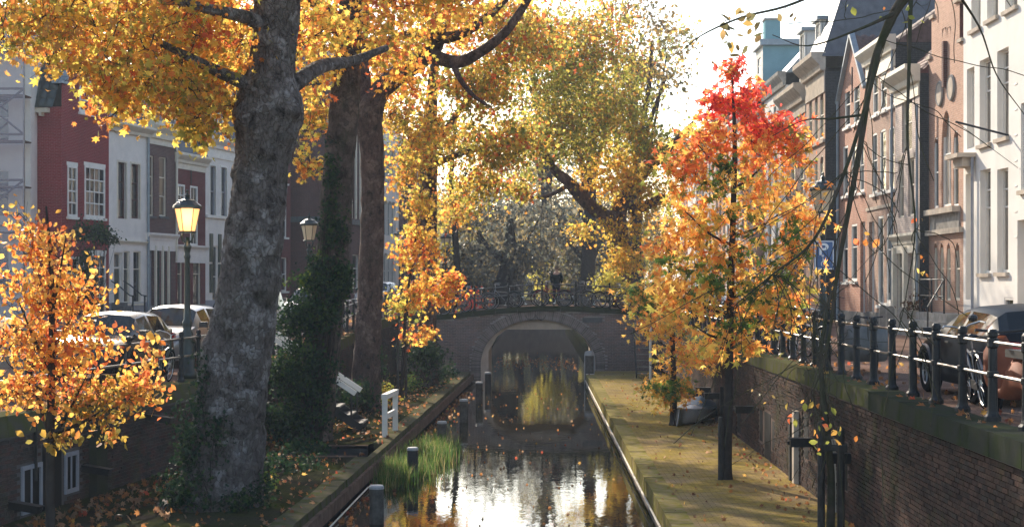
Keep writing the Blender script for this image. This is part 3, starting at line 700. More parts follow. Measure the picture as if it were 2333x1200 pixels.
    def hip(s, z, rise, mat, inset=2.0, tile=None, over=.15):
        W, d = s.W, s.depth; a = [(-over,-over,z),(W+over,-over,z),(W+over,d+over,z),(-over,d+over,z)]; i = min(inset, W/2-.2)
        t = [(i,i,z+rise),(W-i,i,z+rise),(W-i,d-i,z+rise),(i,d-i,z+rise)]
        r = MB()
        for k in range(4): r.quad(a[k],a[(k+1)%4],t[(k+1)%4],t[k])
        r.poly(t); ro = r.build('roof', M[mat], s.root)
        return ro
TILE = {}
def tiles(root, plane, mat, roof, tw=.30, tl=.34, cap=290):
    """curved pantiles as single pieces on a roof plane: origin, unit along the eave, eave length, vector up the slope"""
    o, e, Ln, up = plane; o = Vector(o); e = Vector(e); up = Vector(up); S = up.length; uu = up/S; nn = e.cross(uu).normalized()
    if nn.z < 0: nn = -nn
    if mat not in TILE:
        q = MB(); k = 6
        for j in range(2):
            for i in range(k+1):
                x = tw*1.06*i/k; h = .045*math.sin(math.pi*2*i/k*.75) + .03
                q.v.append((x, j*tl*1.12, h+(0 if j else .03)))
        for i in range(k): q.f.append((i,i+1,k+2+i,k+1+i))
        for i in range(k): q.v.append((tw*1.06*i/k,0,0))
        for i in range(k-1): q.f.append((i,2*(k+1)+i,2*(k+1)+i+1,i+1))
        TILE[mat] = q.mesh('roof_tile', M[mat], True)
    nx, ny = int(Ln/tw), int(S/tl)
    if nx*ny > cap: f = math.sqrt(nx*ny/cap)
    else: f = 1
    nx, ny = max(1,int(nx/f)), max(1,int(ny/f)); sx, sy = Ln/nx/tw, S/ny/tl
    # basis
    mw = Matrix((e, uu, nn)).transposed() if e.cross(uu).dot(nn) > 0 else Matrix((-e, uu, nn)).transposed()
    fl = e.cross(uu).dot(nn) > 0
    rot = mw.to_euler()
    for j in range(ny):
        for i in range(nx):
            p = o + e*((i if fl else i+1)*Ln/nx) + uu*(j*S/ny)
            inst('roof_tile', TILE[mat], root, p, rot, (sx, sy, 1))

# ---- right bank, from the white house near the viewer to the far end
h = House('tall white plastered house with deep windows and a stone stair', 'R', 2195, 2470, 12.7, depth=10)
for r_ in ((2232,2257,134,328),(2272,2298,112,314)): h.win(*r_, nx=2, rows=(.64,.82), sill='stonepale', reveal=.42, frame='white', glass='glasscur')
h.win(2203,2220,155,338, nx=2, rows=(.64,.82), reveal=.42, glass='glasscur')
for r_ in ((2213,2234,-120,66),(2249,2274,-150,42),(2290,2318,-180,20)): h.win(*r_, nx=2, rows=(.64,.82), sill='stonepale', reveal=.42, glass='glasscur')
for r_ in ((2233,2257,386,622),(2272,2297,384,620)): h.win(*r_, nx=2, rows=(.64,.82), sill='stonepale', reveal=.42, glass='glasscur')
h.win(2326,2352,232,432, nx=2, rows=(.5,), sill='stonepale', reveal=.3, glass='glasscur'); h.win(2380,2420,120,330, nx=2, rows=(.64,), sill='stonepale', reveal=.3)
h.door(2200,2219,395,682,'cream',.0,'cream',.35); h.door(2318,2350,500,712,'stonepale',.25,'cream',.3); h.win(2288,2309,678,706, rows=(), reveal=.1, glass='glass')
h.walls('plaster', 15.5, plinth=(.35,'bluestone')); h.cornice(15.0,.5,.4)
z_ = h.z(2207,362); MB().box(h.u(2196)-.1,h.u(2222)+.1,-.55,0,z_,z_+.12).build('door_hood', M['stonepale'], h.root); MB().box(h.u(2198),h.u(2220),-.35,0,z_-.25,z_).build('door_hood', M['stonepale'], h.root)
h.pipe(h.u(2223),0,h.z(2223,350),'greyp',.045); h.saddle(15.5,4,'slate','x')
fp = MB().tube([(h.u(2300),-.02,h.z(2300,300)-.1),(h.u(2300)-.9,-1.2,h.z(2300,300)+.35)], .03, 6); fp.build('flag_pole', M['iron'], h.root)
MB().tube([(h.u(2300)-.9,-1.2,h.z(2300,300)+.35),(h.u(2300)+.8,-.02,h.z(2330,380))], .008, 4).build('flag_line', M['iron'], h.root)
for k in range(7): MB().box(h.u(2312)-.02,h.u(2316)+.06,-.015,0,h.z(2314,540-k*58)-.02,h.z(2314,540-k*58)+.02).build('quoin_joint', M['white'], h.root)
# stone stair with iron rail in front
st = empty('stone_stair', (12.3, DR(2160)*12.6/5, ZQR), R(-90), 'grey stone doorstep stair with iron railing beside the white house', 'stair')
for k in range(3): MB().box(-1.6+k*.0,2.9-.35*k,-.05-.35*(3-k)+.1,.38,.23*k,.23*(k+1)).build('step', M['stone'], st)
rl = MB()
for x_ in (-1.5,.0,1.5): rl.tube([(x_,-.2,.69),(x_,-.2,1.75)], .03, 6)
for z_ in (1.2,1.7): rl.tube([(-1.5,-.2,z_),(1.5,-.2,z_)], .02, 5)
rl.tube([(1.5,-.2,1.7),(2.4,-.9,.9),(2.4,-.9,0)], .025, 6); rl.build('handrail', M['iron'], st)

h = House('salmon brick house with pointed arch windows and stepped gable', 'R', 2115, 2195, 12.7, depth=11)
W = h.W
h.win(2145,2167,252,470, nx=2, rows=(.55,), arch=.9, reveal=.3, glass='glasslit'); h.win(2128,2138,312,474, rows=(.5,), arch=.7, reveal=.22); h.win(2172,2184,296,470, rows=(.5,), arch=.7, reveal=.22)
for (a,c) in ((2127,2136),(2141,2150),(2156,2166),(2175,2187)): h.win(a,c,553,684, rows=(.55,), arch=.8, reveal=.25, frame='cream', glass='glasslit')
h.win(2147,2156,64,148, rows=(.4,), arch=.8, reveal=.2); h.win(2158,2166,62,142, rows=(.4,), arch=.8, reveal=.2)
Hs = h.z(2118,225); top=[(0,Hs)]; n=5; rise=6.2
for k in range(n): zz=Hs+rise*(k+1)/n; top += [(W*.5*k/n,zz),(W*.5*(k+1)/n,zz)]
top += [(W-p[0],p[1]) for p in top[::-1]]; top = [p for i,p in enumerate(top) if i==0 or p!=top[i-1]]
h.walls('bsalmon', Hs, top, plinth=(.5,'stone'))
for k in range(n):
    for s_ in (0,1):
        a,c=W*.5*k/n,W*.5*(k+1)/n
        if s_: a,c=W-c,W-a
        MB().box(a-.04,c+.04,-.08,.3,Hs+rise*(k+1)/n,Hs+rise*(k+1)/n+.1).build('step_coping', M['stonepale'], h.root)
h.saddle(Hs,rise-.3,'tilered','y')
zc_ = h.z(2155,478); h.band(zc_-.12,zc_+.05,'stonepale',.25,h.u(2122),h.u(2188)); h.band(zc_-.75,zc_-.12,'stone',.05,h.u(2122),h.u(2188)); h.band(h.z(2155,526)-.1,h.z(2155,526)+.06,'stonepale',.14)
for (px_,py_) in ((2143,214),(2169,200)): MB().torus((h.u(px_),-.03,h.z(px_,py_)), .36, .05, 1, 16, 5).build('medallion', M['stone'], h.root); MB().prism([(h.u(px_)+.32*math.cos(t),h.z(px_,py_)+.32*math.sin(t)) for t in np.linspace(0,2*math.pi,13)[:-1]],1,-.06,0).build('medallion', M['stonepale'], h.root)
MB().box(h.u(2154),h.u(2158),-.12,0,h.z(2156,200),h.z(2156,95)).build('wall_anchor', M['bdark'], h.root)
for (a,c,ya,yb) in ((2145,2167,252,470),(2128,2138,312,474)):
    pass

h = House('narrow pale brick house with cream shopfront columns and heavy cornice', 'R', 2040, 2095, 12.4, depth=10)
h.win(2055,2078,214,345, nx=1, rows=(.5,), reveal=.3, frame='cream', glass='glasscur', lintel='stonepale')
h.win(2047,2059,366,496, rows=(.55,), reveal=.3, frame='cream', glass='glasscur', lintel='stonepale'); h.win(2069,2083,361,492, rows=(.55,), reveal=.3, frame='cream', glass='glasscur', lintel='stonepale')
h.winm(.25,h.W*.5-.15,.5,h.z(2066,562), frame='cream', nx=2, rows=(.7,), reveal=.25, glass='glasscur'); h.doorm(h.W*.5+.15,h.W-.3,0,h.z(2066,562),'stonepale',.25,'cream')
h.walls('bpale', h.z(2066,182), side_mat='bblack'); h.cornice(h.z(2066,200),.55,.5,'cream',frieze=.45); h.cornice(h.z(2066,556),.35,.25,'cream',frieze=.3)  # side wall's shade put into its near black brick
for u_ in (.12,h.W*.5,h.W-.12): h.pilaster(u_,.24,0,h.z(2066,562),'cream',.14)
h.saddle(h.H,4.6,'tilered','x',tile=[0]); h.pipe(h.W+.08,1,h.H-1,'lead',.05)

h = House('brown brick house with three tall sash windows on each floor', 'R', 1975, 2040, 12.7, depth=10)
for r_ in ((1989,2001,172,262),(2007,2021,163,252),(2027,2039,153,242)): h.win(*r_, rows=(.55,), sill='white', reveal=.2, arch=.12, fw=.09)
for r_ in ((1987,1999,303,442),(2005,2019,294,437),(2025,2038,288,432)): h.win(*r_, rows=(.55,), sill='white', reveal=.2, arch=.12, fw=.09)
for r_ in ((2001,2013,492,695),(2020,2036,486,690)): h.win(*r_, nx=1, rows=(.6,), sill='white', reveal=.2, fw=.09)
h.door(1980,1992,505,735,'greyp')
h.walls('bbrown2', h.z(2007,118), side_mat='bblack', plinth=(.5,'bluestone')); h.cornice(h.z(2007,135),.55,.45,'cream',frieze=.55); h.saddle(h.H,3.6,'tilebrown','x',tile=[0]); h.pipe(h.W-.1,0,h.H,'lead',.05)
h.band(h.z(2007,475),h.z(2007,468),'stonepale',.05)
h.chimney(1.0,4.0,h.H+2,h.H+4.6,.8,'bdark')

h = House('orange brick gabled house with lead edged pointed roof', 'R', 1912, 1975, 12.7, depth=11)
for r_ in ((1925,1937,196,290),(1945,1959,188,282)): h.win(*r_, rows=(.55,), sill='white', reveal=.16, fw=.09)
for r_ in ((1921,1932,333,446),(1940,1952,328,441),(1959,1969,325,438)): h.win(*r_, rows=(.55,), sill='white', reveal=.16, fw=.09)
for r_ in ((1920,1932,516,642),(1940,1953,510,640)): h.win(*r_, rows=(.6,), sill='white', reveal=.16, fw=.09, trim=None)
h.door(1960,1971,505,730,'dark'); zh = h.z(1940,205); zp = h.z(1940,86)
h.walls('borange', zh, [(0,zh),(h.W,zh),(h.W*.52,zp)], side_mat='plasterw', plinth=(.45,'bluestone'))
h.saddle(zh,zp-zh,'tilebrown','y',tile=[1])
for s_ in (0,1):
    e_ = MB().bar((0 if s_==0 else h.W,-.06,zh-.25),(h.W*.52,-.06,zp+.1),.22,.14); e_.build('verge_board', M['lead'], h.root)
h.pipe(.15,0,zh-.2,'lead',.06); MB().box(h.W*.5-.02,h.W*.5+.02,-.04,0,zp-2.6,zp-1.2).build('wall_anchor', M['iron'], h.root)

h = House('tall brick house with round arched windows under a dark slate roof', 'R', 1837, 1880, 12.15, depth=14)
for (a,c,ya,yb) in ((1843,1851,224,326),(1856,1864,217,321),(1868,1877,209,316),(1843,1851,362,470),(1856,1864,358,468),(1868,1877,354,466),(1843,1851,505,640),(1856,1864,503,640),(1868,1877,500,640)):
    h.win(a,c,ya,yb, rows=(.5,), arch=.5, reveal=.2, frame='cream', glass='glasscur')
for yb in (326,470): h.band(h.z(1858,yb)-.16,h.z(1858,yb)-.02,'stonepale',.1)
h.walls('bbrown2', h.z(1858,178), side_mat='bblack'); h.cornice(h.z(1858,176),.75,.6,'stonepale',frieze=.9)
MB().quad((h.W+.01,1.0,0),(h.W+.01,14,0),(h.W+.01,14,h.H+.5),(h.W+.01,1.0,h.H+.5)).build('plastered_side', M['plasterw'], h.root)
rt_ = h.hip(h.H+.6,6.2,'slate',3.4); h.dormer(h.W*.25,1.2,h.H+.7,h.H+2.6,.3)

h = House('lower brick house with a deep moulded cornice and white dormer', 'R', 1790, 1837, 12.3, depth=12)
for (a,c,ya,yb) in ((1803,1812,276,332),(1822,1831,268,322),(1803,1812,360,460),(1822,1831,358,458),(1803,1812,500,640),(1822,1831,500,640)): h.win(a,c,ya,yb, rows=(.5,), reveal=.2, frame='cream')
h.walls('bbrown', h.z(1813,240)); h.cornice(h.z(1813,245),.8,.6,'stonepale',frieze=.5)
h.saddle(h.H+.6,7.2,'lead','x'); h.dormer(h.W*.6,1.3,h.H+.7,h.H+3.3,.2); h.chimney(.8,4.5,h.H+5,h.H+9,.9)

h = House('pale plastered house with a row of attic windows behind the red tree', 'R', 1742, 1790, 12.3, depth=12)
for (a,c,ya,yb) in ((1750,1756,250,300),(1762,1768,240,292),(1773,1779,231,285),(1783,1788,224,280),(1750,1757,350,450),(1765,1772,346,447),(1780,1786,344,445),(1750,1757,500,640),(1765,1772,500,640)): h.win(a,c,ya,yb, rows=(.5,), reveal=.2)
h.walls('plaster', h.z(1766,212)); h.cornice(h.z(1766,214),.7,.4,'stone'); h.saddle(h.H+.6,6.5,'lead','x')

h = House('pale teal rendered tower block rising behind the roofs', 'R', 1722, 1738, 13.6, depth=9, cat='building', name='rear_building')
for k in range(3): h.win(1726,1733,130+k*70,170+k*70, rows=(.5,))
h.walls('plaster', h.z(1730,112), side_mat='teal'); MB().box(-.2,h.W+.25,-.2,9,h.H,h.H+.35).build('parapet', M['lead'], h.root); h.chimney(h.W-.5,.6,h.H+.35,h.H+1.5,.9,'teal')

cols = ['bbrown2','plaster','borange','bpale','bbrown','plasterw','bsalmon']
desc = ['brown brick','white plastered','orange brick','pale brick','purple brick','grey white','salmon brick']
xa = 1722
for k in range(7):
    dA = 12.5*FPX/(xa-CX); xb = CX + 12.5*FPX/(dA+random.uniform(5.5,8)); hh = random.uniform(9,12.5)
    h = House('distant %s canal house on the right bank, number %s from the teal block' % (desc[k], ['one','two','three','four','five','six','seven'][k]), 'R', xb, xa, 12.5, depth=10)
    nw = 3 if h.W > 6 else 2
    for fl in range(3):
        for i in range(nw):
            u_ = h.W*(i+.5)/nw; z0 = .9+fl*(hh-1)/3
            if fl == 0 and i == 0: h.doorm(u_-.5,u_+.5,0,2.7,random.choice(['green','dark','cream']))
            else: h.winm(u_-.55,u_+.55,z0,z0+(hh-1)/3-1.2, rows=(.5,), sill='stonepale', reveal=.18)
    h.walls(cols[k], hh); h.cornice(hh,.5,.4,'white'); h.saddle(hh+.4,random.uniform(2.5,4.5),random.choice(['tilered','slate','tilebrown']),'x'); xa = xb

# ---- left bank
h = House('deep red brick corner house with white small-paned windows', 'L', 140, 248, depth=9)
h.win(153,175,378,494, nx=2, rows=(.25,.5,.75), sill='white', reveal=.05, lintel='white', fw=.09, bars=.035); h.win(192,238,380,496, nx=4, rows=(.25,.5,.75), sill='white', reveal=.05, lintel='white', fw=.09, bars=.035)
h.win(180,212,158,258, nx=3, rows=(.25,.5,.75), sill='white', reveal=.05, lintel='white', fw=.09, bars=.035)
h.win(205,240,578,722, nx=3, rows=(.3,.65,.8), reveal=.06, lintel='white', fw=.1, kind='glazed_door', frame='white'); h.win(150,190,585,690, nx=3, rows=(.3,.65), reveal=.06, fw=.09)
zh = ZC+(CY-243)/FPX*69.5-2.75
W=h.W; h.walls('bred', zh, [(0,zh),(0,zh+1.0),(.45,zh+1.0),(W*.5-.35,zh+4.6),(W*.5-.35,zh+5.2),(W*.5+.35,zh+5.2),(W*.5+.35,zh+4.6),(W-.45,zh+1.0),(W,zh+1.0),(W,zh)])
h.saddle(zh-.05,4.7,'tilegreen','y',tile=[0],over=.35,y0=.25)
MB().box(-.3,.0,.5,9,zh-.25,zh-.06).build('gutter', M['cream'], h.root)
for k in range(6): MB().box(-.3,0,.8+k*1.4,.9+k*1.4,zh-.4,zh-.25).build('gutter_bracket', M['cream'], h.root)
MB().box(-.12,.5,-.08,.4,zh+1.0,zh+1.12).build('gable_coping', M['lead'], h.root); MB().bar((.3,.12,zh+1.15),(W*.5-.3,.12,zh+4.7),.5,.1).build('gable_coping', M['lead'], h.root); MB().bar((W-.3,.12,zh+1.15),(W*.5+.3,.12,zh+4.7),.5,.1).build('gable_coping', M['lead'], h.root)
MB().box(-.06,0,0,.5,zh-.6,zh+.0).build('corbel', M['bred'], h.root)
for z_ in (4.5,): MB().box(-.03,0,2,4,1.2,2.4).build('side_recess', M['bdark'], h.root)
RED = h

h = House('white plastered house with two tall brown sash windows upstairs', 'L', 248, 335, depth=9)
h.win(268,287,370,498, rows=(.33,.66), reveal=.18, frame='bdark', glass='glass', trim='cream', fw=.07); h.win(298,318,374,498, rows=(.33,.66), reveal=.18, frame='bdark', trim='cream', fw=.07)
h.door(260,280,575,722,'green',.25); h.win(282,296,572,690, nx=1, rows=(.66,), reveal=.15, frame='cream', sill='cream'); h.win(304,322,572,690, rows=(.66,), reveal=.15, frame='cream', sill='cream')
h.walls('plasterw', h.z(290,305), plinth=(.5,'greyp')); h.cornice(h.z(290,305),.45,.45,'cream'); h.cornice(h.z(290,556),.16,.12,'cream'); h.hip(h.H+.4,3.2,'slate',1.6); h.dormer(h.W*.35,1.4,h.H+.6,h.H+2.6,.4)
h.pipe(h.W-.05,0,h.H,'lead',.06)
stp = MB()
for k in range(3): stp.box(.2,1.3,-.3*(3-k),0,.17*k,.17*(k+1))
stp.build('doorstep', M['bluestone'], h.root)
for x_ in (.15,1.4): rl = MB(); rl.tube([(x_,-.05,1.5),(x_,-.4,1.3),(x_,-.95,.85),(x_,-1.2,.8)], .03, 6); rl.tube([(x_,-1.1,.0),(x_,-1.1,.85)], .04, 6); rl.build('stair_rail', M['iron'], h.root)

h = House('purple brown brick house with grey shopfront', 'L', 335, 400, depth=9)
h.win(337,351,354,492, rows=(.33,.66), reveal=.16, frame='cream', glass='glasscur', sill='bluestone'); h.win(363,380,358,493, rows=(.33,.66), reveal=.16, frame='cream', glass='glasscur', sill='bluestone')
h.door(337,350,560,722,'greyp',.3,'greyp'); h.win(353,364,560,712, rows=(.7,), reveal=.12, frame='green'); h.win(369,378,560,712, rows=(.7,), reveal=.12, frame='green'); h.win(382,390,560,712, rows=(.7,), reveal=.12, frame='green')
h.walls('bbrown', h.z(367,318), plinth=(.3,'stone')); h.cornice(h.z(367,318),.8,.45,'cream',frieze=.3); h.cornice(h.z(367,548),.35,.2,'plasterw',frieze=.5); h.hip(h.H+.7,3,'slate',1.4); h.dormer(h.W*.6,1.5,h.H+.9,h.H+3.2,.4)
for u_ in (.9,1.7,2.4): h.pilaster(u_,.16,0,h.z(367,560),'cream',.08)
h.pipe(h.W-.08,2.5,h.H,'cream',.06)

h = House('small dull red brick house with two arched white windows behind the lit lamp', 'L', 400, 468, depth=9)
h.win(404,421,420,470, nx=2, rows=(.5,), arch=.15, reveal=.08, fw=.1); h.win(433,450,424,560, nx=2, rows=(.3,.6), arch=.15, reveal=.08, fw=.1)
h.win(404,416,590,700, rows=(.7,), reveal=.15, frame='cream'); h.door(421,434,590,722,'dark',.3,'cream'); h.win(440,458,590,700, rows=(.7,), reveal=.15, frame='cream')
h.walls('bred2', h.z(434,375), plinth=(.3,'stone')); h.cornice(h.z(434,375),.5,.35,'cream',frieze=.3); h.cornice(h.z(434,572),.3,.2,'plasterw',frieze=.6); h.hip(h.H+.5,3,'slate',1.5); h.dormer(h.W*.5,1.5,h.H+.6,h.H+2.6,.4)
MB().box(h.W*.5-.03,h.W*.5+.03,-.04,0,h.z(434,420),h.z(434,385)).build('wall_anchor', M['iron'], h.root)

h = House('white house with dark green shutters beside the big trunk', 'L', 468, 575, depth=9)
for r_ in ((478,491,378,494),(503,516,382,494),(530,545,386,494)): h.win(*r_, rows=(.5,), reveal=.16, trim='white', frame='greyp')
for r_ in ((484,496,560,700),(520,536,560,700)):
    w_ = h.win(*r_, rows=(.5,), reveal=.14)
    for s_ in (-1,1):
        u_ = h.u(r_[0] if s_<0 else r_[1]); sh = MB()
        for q_ in range(2): sh.box(u_+(-.42 if s_<0 else .02),u_+(-.02 if s_<0 else .42),-.06,-.01,.9+q_*1.6,2.4+q_*1.6)
        sh.build('shutter', M['green'], w_)
h.walls('plasterw', h.z(520,345), plinth=(.5,'greyp')); h.cornice(h.z(520,345),.6,.45,'white',frieze=.5); h.band(h.z(520,500),h.z(520,494),'white',.12); h.hip(h.H+.5,3,'slate',1.6); h.dormer(h.W*.4,1.6,h.H+.6,h.H+2.8,.4)

h = House('red brick house half hidden by the big plane trunk', 'L', 575, 662, depth=9)
for fl in range(3):
    for i in range(3): h.winm(1.2+i*2-.5,1.2+i*2+.5,.9+fl*3.2,2.9+fl*3.2, rows=(.5,), sill='white')
h.walls('bred2', 11); h.cornice(11,.5,.4,'white'); h.saddle(11.4,3,'slate','x')

h = House('dark brick building with pale vertical window mullions', 'L', 680, 790, depth=12, cat='building', name='brick_building')
h.root.location.x += 1.6; W = h.W; nb = 9
zA = h.z(700,500)
for i in range(nb): h.winm(.5+i*(W-1)/nb,.5+(i+.72)*(W-1)/nb,zA+.25,zA+6.0, rows=(.33,.66), reveal=.3, frame='greyp')
for i in range(4): h.winm(.8+i*W/4,.8+(i+.6)*W/4,1.0,3.2, rows=(.6,), reveal=.2)
h.walls('bdark', zA+8); h.band(zA-.2,zA+.12,'bluestone',.3)
MB().box(-.3,0,-.02,3,zA-.2,zA+.12).build('string_course', M['bluestone'], h.root)
for i in range(nb+1): h.pilaster(.5+i*(W-1)/nb-.12,.16,zA+.2,zA+6.2,'cream',.12)
h.cornice(zA+8,.5,.4,'stone'); h.pipe(3.0,0,zA+8,'iron',.07); h.hip(zA+8.4,3,'slate',2)
MB().box(-.08,.0,2.6,2.8,1.5,3.9).build('hanging_banner', M['greyp'], h.root)

h = House('tall white gabled house seen between the two ivy trunks', 'L', 792, 850, depth=12)
h.root.location.x += 1.8; W=h.W
for fl in range(3):
    for i in range(4): h.winm(1.2+i*(W-2)/4,2.2+i*(W-2)/4,1+fl*3.6,3.4+fl*3.6, rows=(.5,), arch=.3, reveal=.25)
h.walls('plasterw', 12); h.cornice(12,.4,.3,'white'); h.saddle(12.3,5,'slate','x')
h = House('grey painted house at the far end of the left street', 'L', 850, 905, depth=12)
h.root.location.x += 1.8; W=h.W
for fl in range(3):
    for i in range(5): h.winm(1.5+i*(W-3)/5,3+i*(W-3)/5,1+fl*3.3,3+fl*3.3, rows=(.5,), reveal=.2, sill='white')
h.walls('bbrown', 11); h.cornice(11,.4,.3,'white'); h.saddle(11.3,4,'tilered','x')

# sheeted scaffold in front of the house at the very left
sc = empty('sheeted_scaffold', (-23.6,67.5,2.75), 0, 'scaffold wrapped in pale translucent netting at the left edge', 'scaffold')
m, nt, b, N, L = nodes('debris netting'); co = coords(nt)
b.inputs['Base Color'].default_value = (.45,.41,.47,1); b.inputs['Roughness'].default_value = .8; b.inputs['Alpha'].default_value = .42; b.inputs['Specular IOR Level'].default_value = .1; M['net'] = m
bump(nt, b, nz(nt, 2, 3, co), .5, .1)
def pole(a,c): MB().tube([a,c], .05, 6).build('scaffold_tube', M['rail'], sc)
for x_ in (0,1.2,2.4):
    pole((x_,.1,0),(x_,.1,12)); 
for z_ in range(1,7): pole((0,.1,z_*1.9),(2.4,.1,z_*1.9)); pole((0,.1,z_*1.9),(2.4,.1,z_*1.9-1.9) if z_%2 else (2.4,.1,z_*1.9+1.9))
for z_ in range(1,7): MB().box(0,2.4,.1,1.1,z_*1.9-.3,z_*1.9-.24).build('scaffold_board', M['wood'], sc)
nb_ = MB(); nx_=12; nzz=24
for j in range(nzz+1):
    for i in range(nx_+1): nb_.v.append((-.05+2.5*i/nx_, -.02+.05*math.sin(i*1.9+j*.6)*math.sin(j*.8), 12*j/nzz))
for j in range(nzz):
    for i in range(nx_): nb_.f.append((j*(nx_+1)+i,j*(nx_+1)+i+1,(j+1)*(nx_+1)+i+1,(j+1)*(nx_+1)+i))
nb_.build('netting', M['net'], sc, True)
h = House('grey gabled house behind the sheeted scaffold', 'L', 20, 58, depth=8)
h.root.location = (-24.5,68.8,2.75); h.root.rotation_euler=(0,0,0); h.W=3.2
for fl in range(3): h.winm(.9,2.3,1+fl*3.2,3+fl*3.2, rows=(.5,))
h.walls('plasterw',11); h.cornice(11,.4,.3,'white'); h.saddle(11.3,2.5,'slate','x')
# ------------------------------------------------------------------ vegetation
def star(n=5):
    tips = [(90,.66),(38,.60),(142,.60),(-14,.50),(194,.50)]
    pts = [(90,.66),(64,.30),(38,.60),(10,.27),(-14,.50),(-55,.26),(-90,.34),(235,.26),(194,.50),(170,.27),(142,.60),(116,.30)]
    v = [(0,0,.10)] + [(r*math.cos(R(a)), r*math.sin(R(a)), -.06 if r > .4 else .02) for a, r in pts]
    return np.array(v), np.array([(0,i+1,(i+1)%12+1) for i in range(12)])
def slim_star():
    pts = [(90,.72),(62,.2),(34,.66),(8,.2),(-22,.55),(-90,.22),(202,.55),(172,.2),(146,.66),(118,.2)]
    v = [(0,0,.10)] + [(r*math.cos(R(a)), r*math.sin(R(a)), -.08 if r > .4 else .0) for a, r in pts]
    return np.array(v), np.array([(0,i+1,(i+1)%10+1) for i in range(10)])
def oval():
    v = [(0,-.5,0),(.3,-.12,.05),(.26,.2,.05),(0,.52,-.05),(-.26,.2,.05),(-.3,-.12,.05),(0,.05,-.03)]
    return np.array(v), np.array([(6,0,1),(6,1,2),(6,2,3),(6,3,4),(6,4,5),(6,5,0)])
def rough():
    v = [(0,-.5,.05),(.34,-.2,0),(.2,.05,.06),(.42,.28,-.05),(.08,.25,.04),(0,.55,-.05),(-.1,.22,.04),(-.42,.25,0),(-.2,.02,.05),(-.34,-.22,-.03)]
    return np.array([(0,0,.08)]+v), np.array([(0,i+1,(i+1)%10+1) for i in range(10)])
T_STAR, T_SLIM, T_OVAL, T_ROUGH = star(), slim_star(), oval(), rough()
PAL = {
 'gold':  [((.70,.46,.065),4),((.74,.55,.10),3),((.64,.31,.045),4),((.44,.37,.06),4),((.52,.17,.03),3),((.27,.26,.05),3),((.40,.22,.06),2)],
 'amber': [((.68,.38,.055),5),((.62,.25,.04),4),((.72,.51,.085),4),((.52,.12,.03),2),((.36,.31,.05),3)],
 'mixed': [((.50,.38,.06),4),((.32,.30,.05),5),((.60,.27,.04),3),((.19,.21,.04),4),((.52,.12,.03),2),((.68,.50,.09),3)],
 'olive': [((.28,.29,.05),5),((.38,.35,.06),4),((.17,.20,.04),4),((.58,.44,.08),3),((.44,.22,.04),2)],
 'dull':  [((.20,.15,.06),5),((.26,.17,.07),3),((.14,.13,.06),4),((.34,.22,.06),2)],
 'yellow':[((.62,.42,.06),5),((.55,.36,.05),4),((.36,.32,.05),3),((.60,.28,.04),2)],
 'red': [((.68,.07,.05),6),((.70,.16,.05),3),((.58,.05,.04),3),((.72,.28,.06),2),((.30,.20,.05),1)],
 'orange': [((.72,.25,.05),5),((.70,.15,.045),3),((.74,.38,.07),5),((.76,.50,.10),2),((.25,.26,.05),2)],
 'peach': [((.80,.48,.10),6),((.78,.38,.08),4),((.82,.58,.13),4),((.46,.42,.08),1),((.74,.26,.05),2)],
 'green': [((.075,.15,.035),6),((.11,.20,.04),4),((.19,.26,.05),2)],
 'beech': [((.70,.36,.06),5),((.74,.47,.09),5),((.62,.20,.035),3),((.50,.13,.04),2),((.64,.38,.11),3)],
 'beechg':[((.30,.22,.04),4),((.40,.25,.04),3),((.20,.17,.04),3),((.45,.18,.04),2)],
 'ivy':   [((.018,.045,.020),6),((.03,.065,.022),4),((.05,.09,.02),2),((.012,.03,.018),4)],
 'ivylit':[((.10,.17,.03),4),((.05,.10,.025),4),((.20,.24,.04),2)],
 'litter':[((.22,.10,.04),5),((.30,.13,.04),3),((.13,.065,.035),5),((.40,.24,.06),1),((.28,.06,.03),1),((.24,.15,.09),4)],
 'far':   [((.13,.12,.085),5),((.10,.105,.085),4),((.22,.17,.08),3),((.08,.09,.075),3)],  # greyed leaf tones, distance haze put into the colour
 'farg':  [((.42,.36,.06),5),((.30,.30,.06),4),((.50,.40,.08),3)],
}
def pick(pal, n, main=None, keep=.55):
    cs = np.array([c for c, w in PAL[pal]]); w = np.array([w for c, w in PAL[pal]], float); w /= w.sum()
    idx = rng.choice(len(cs), n, p=w)
    if main is not None: idx = np.where(rng.random(n) < keep, main, idx)
    return cs[idx]*rng.uniform(.75,1.2,(n,1))
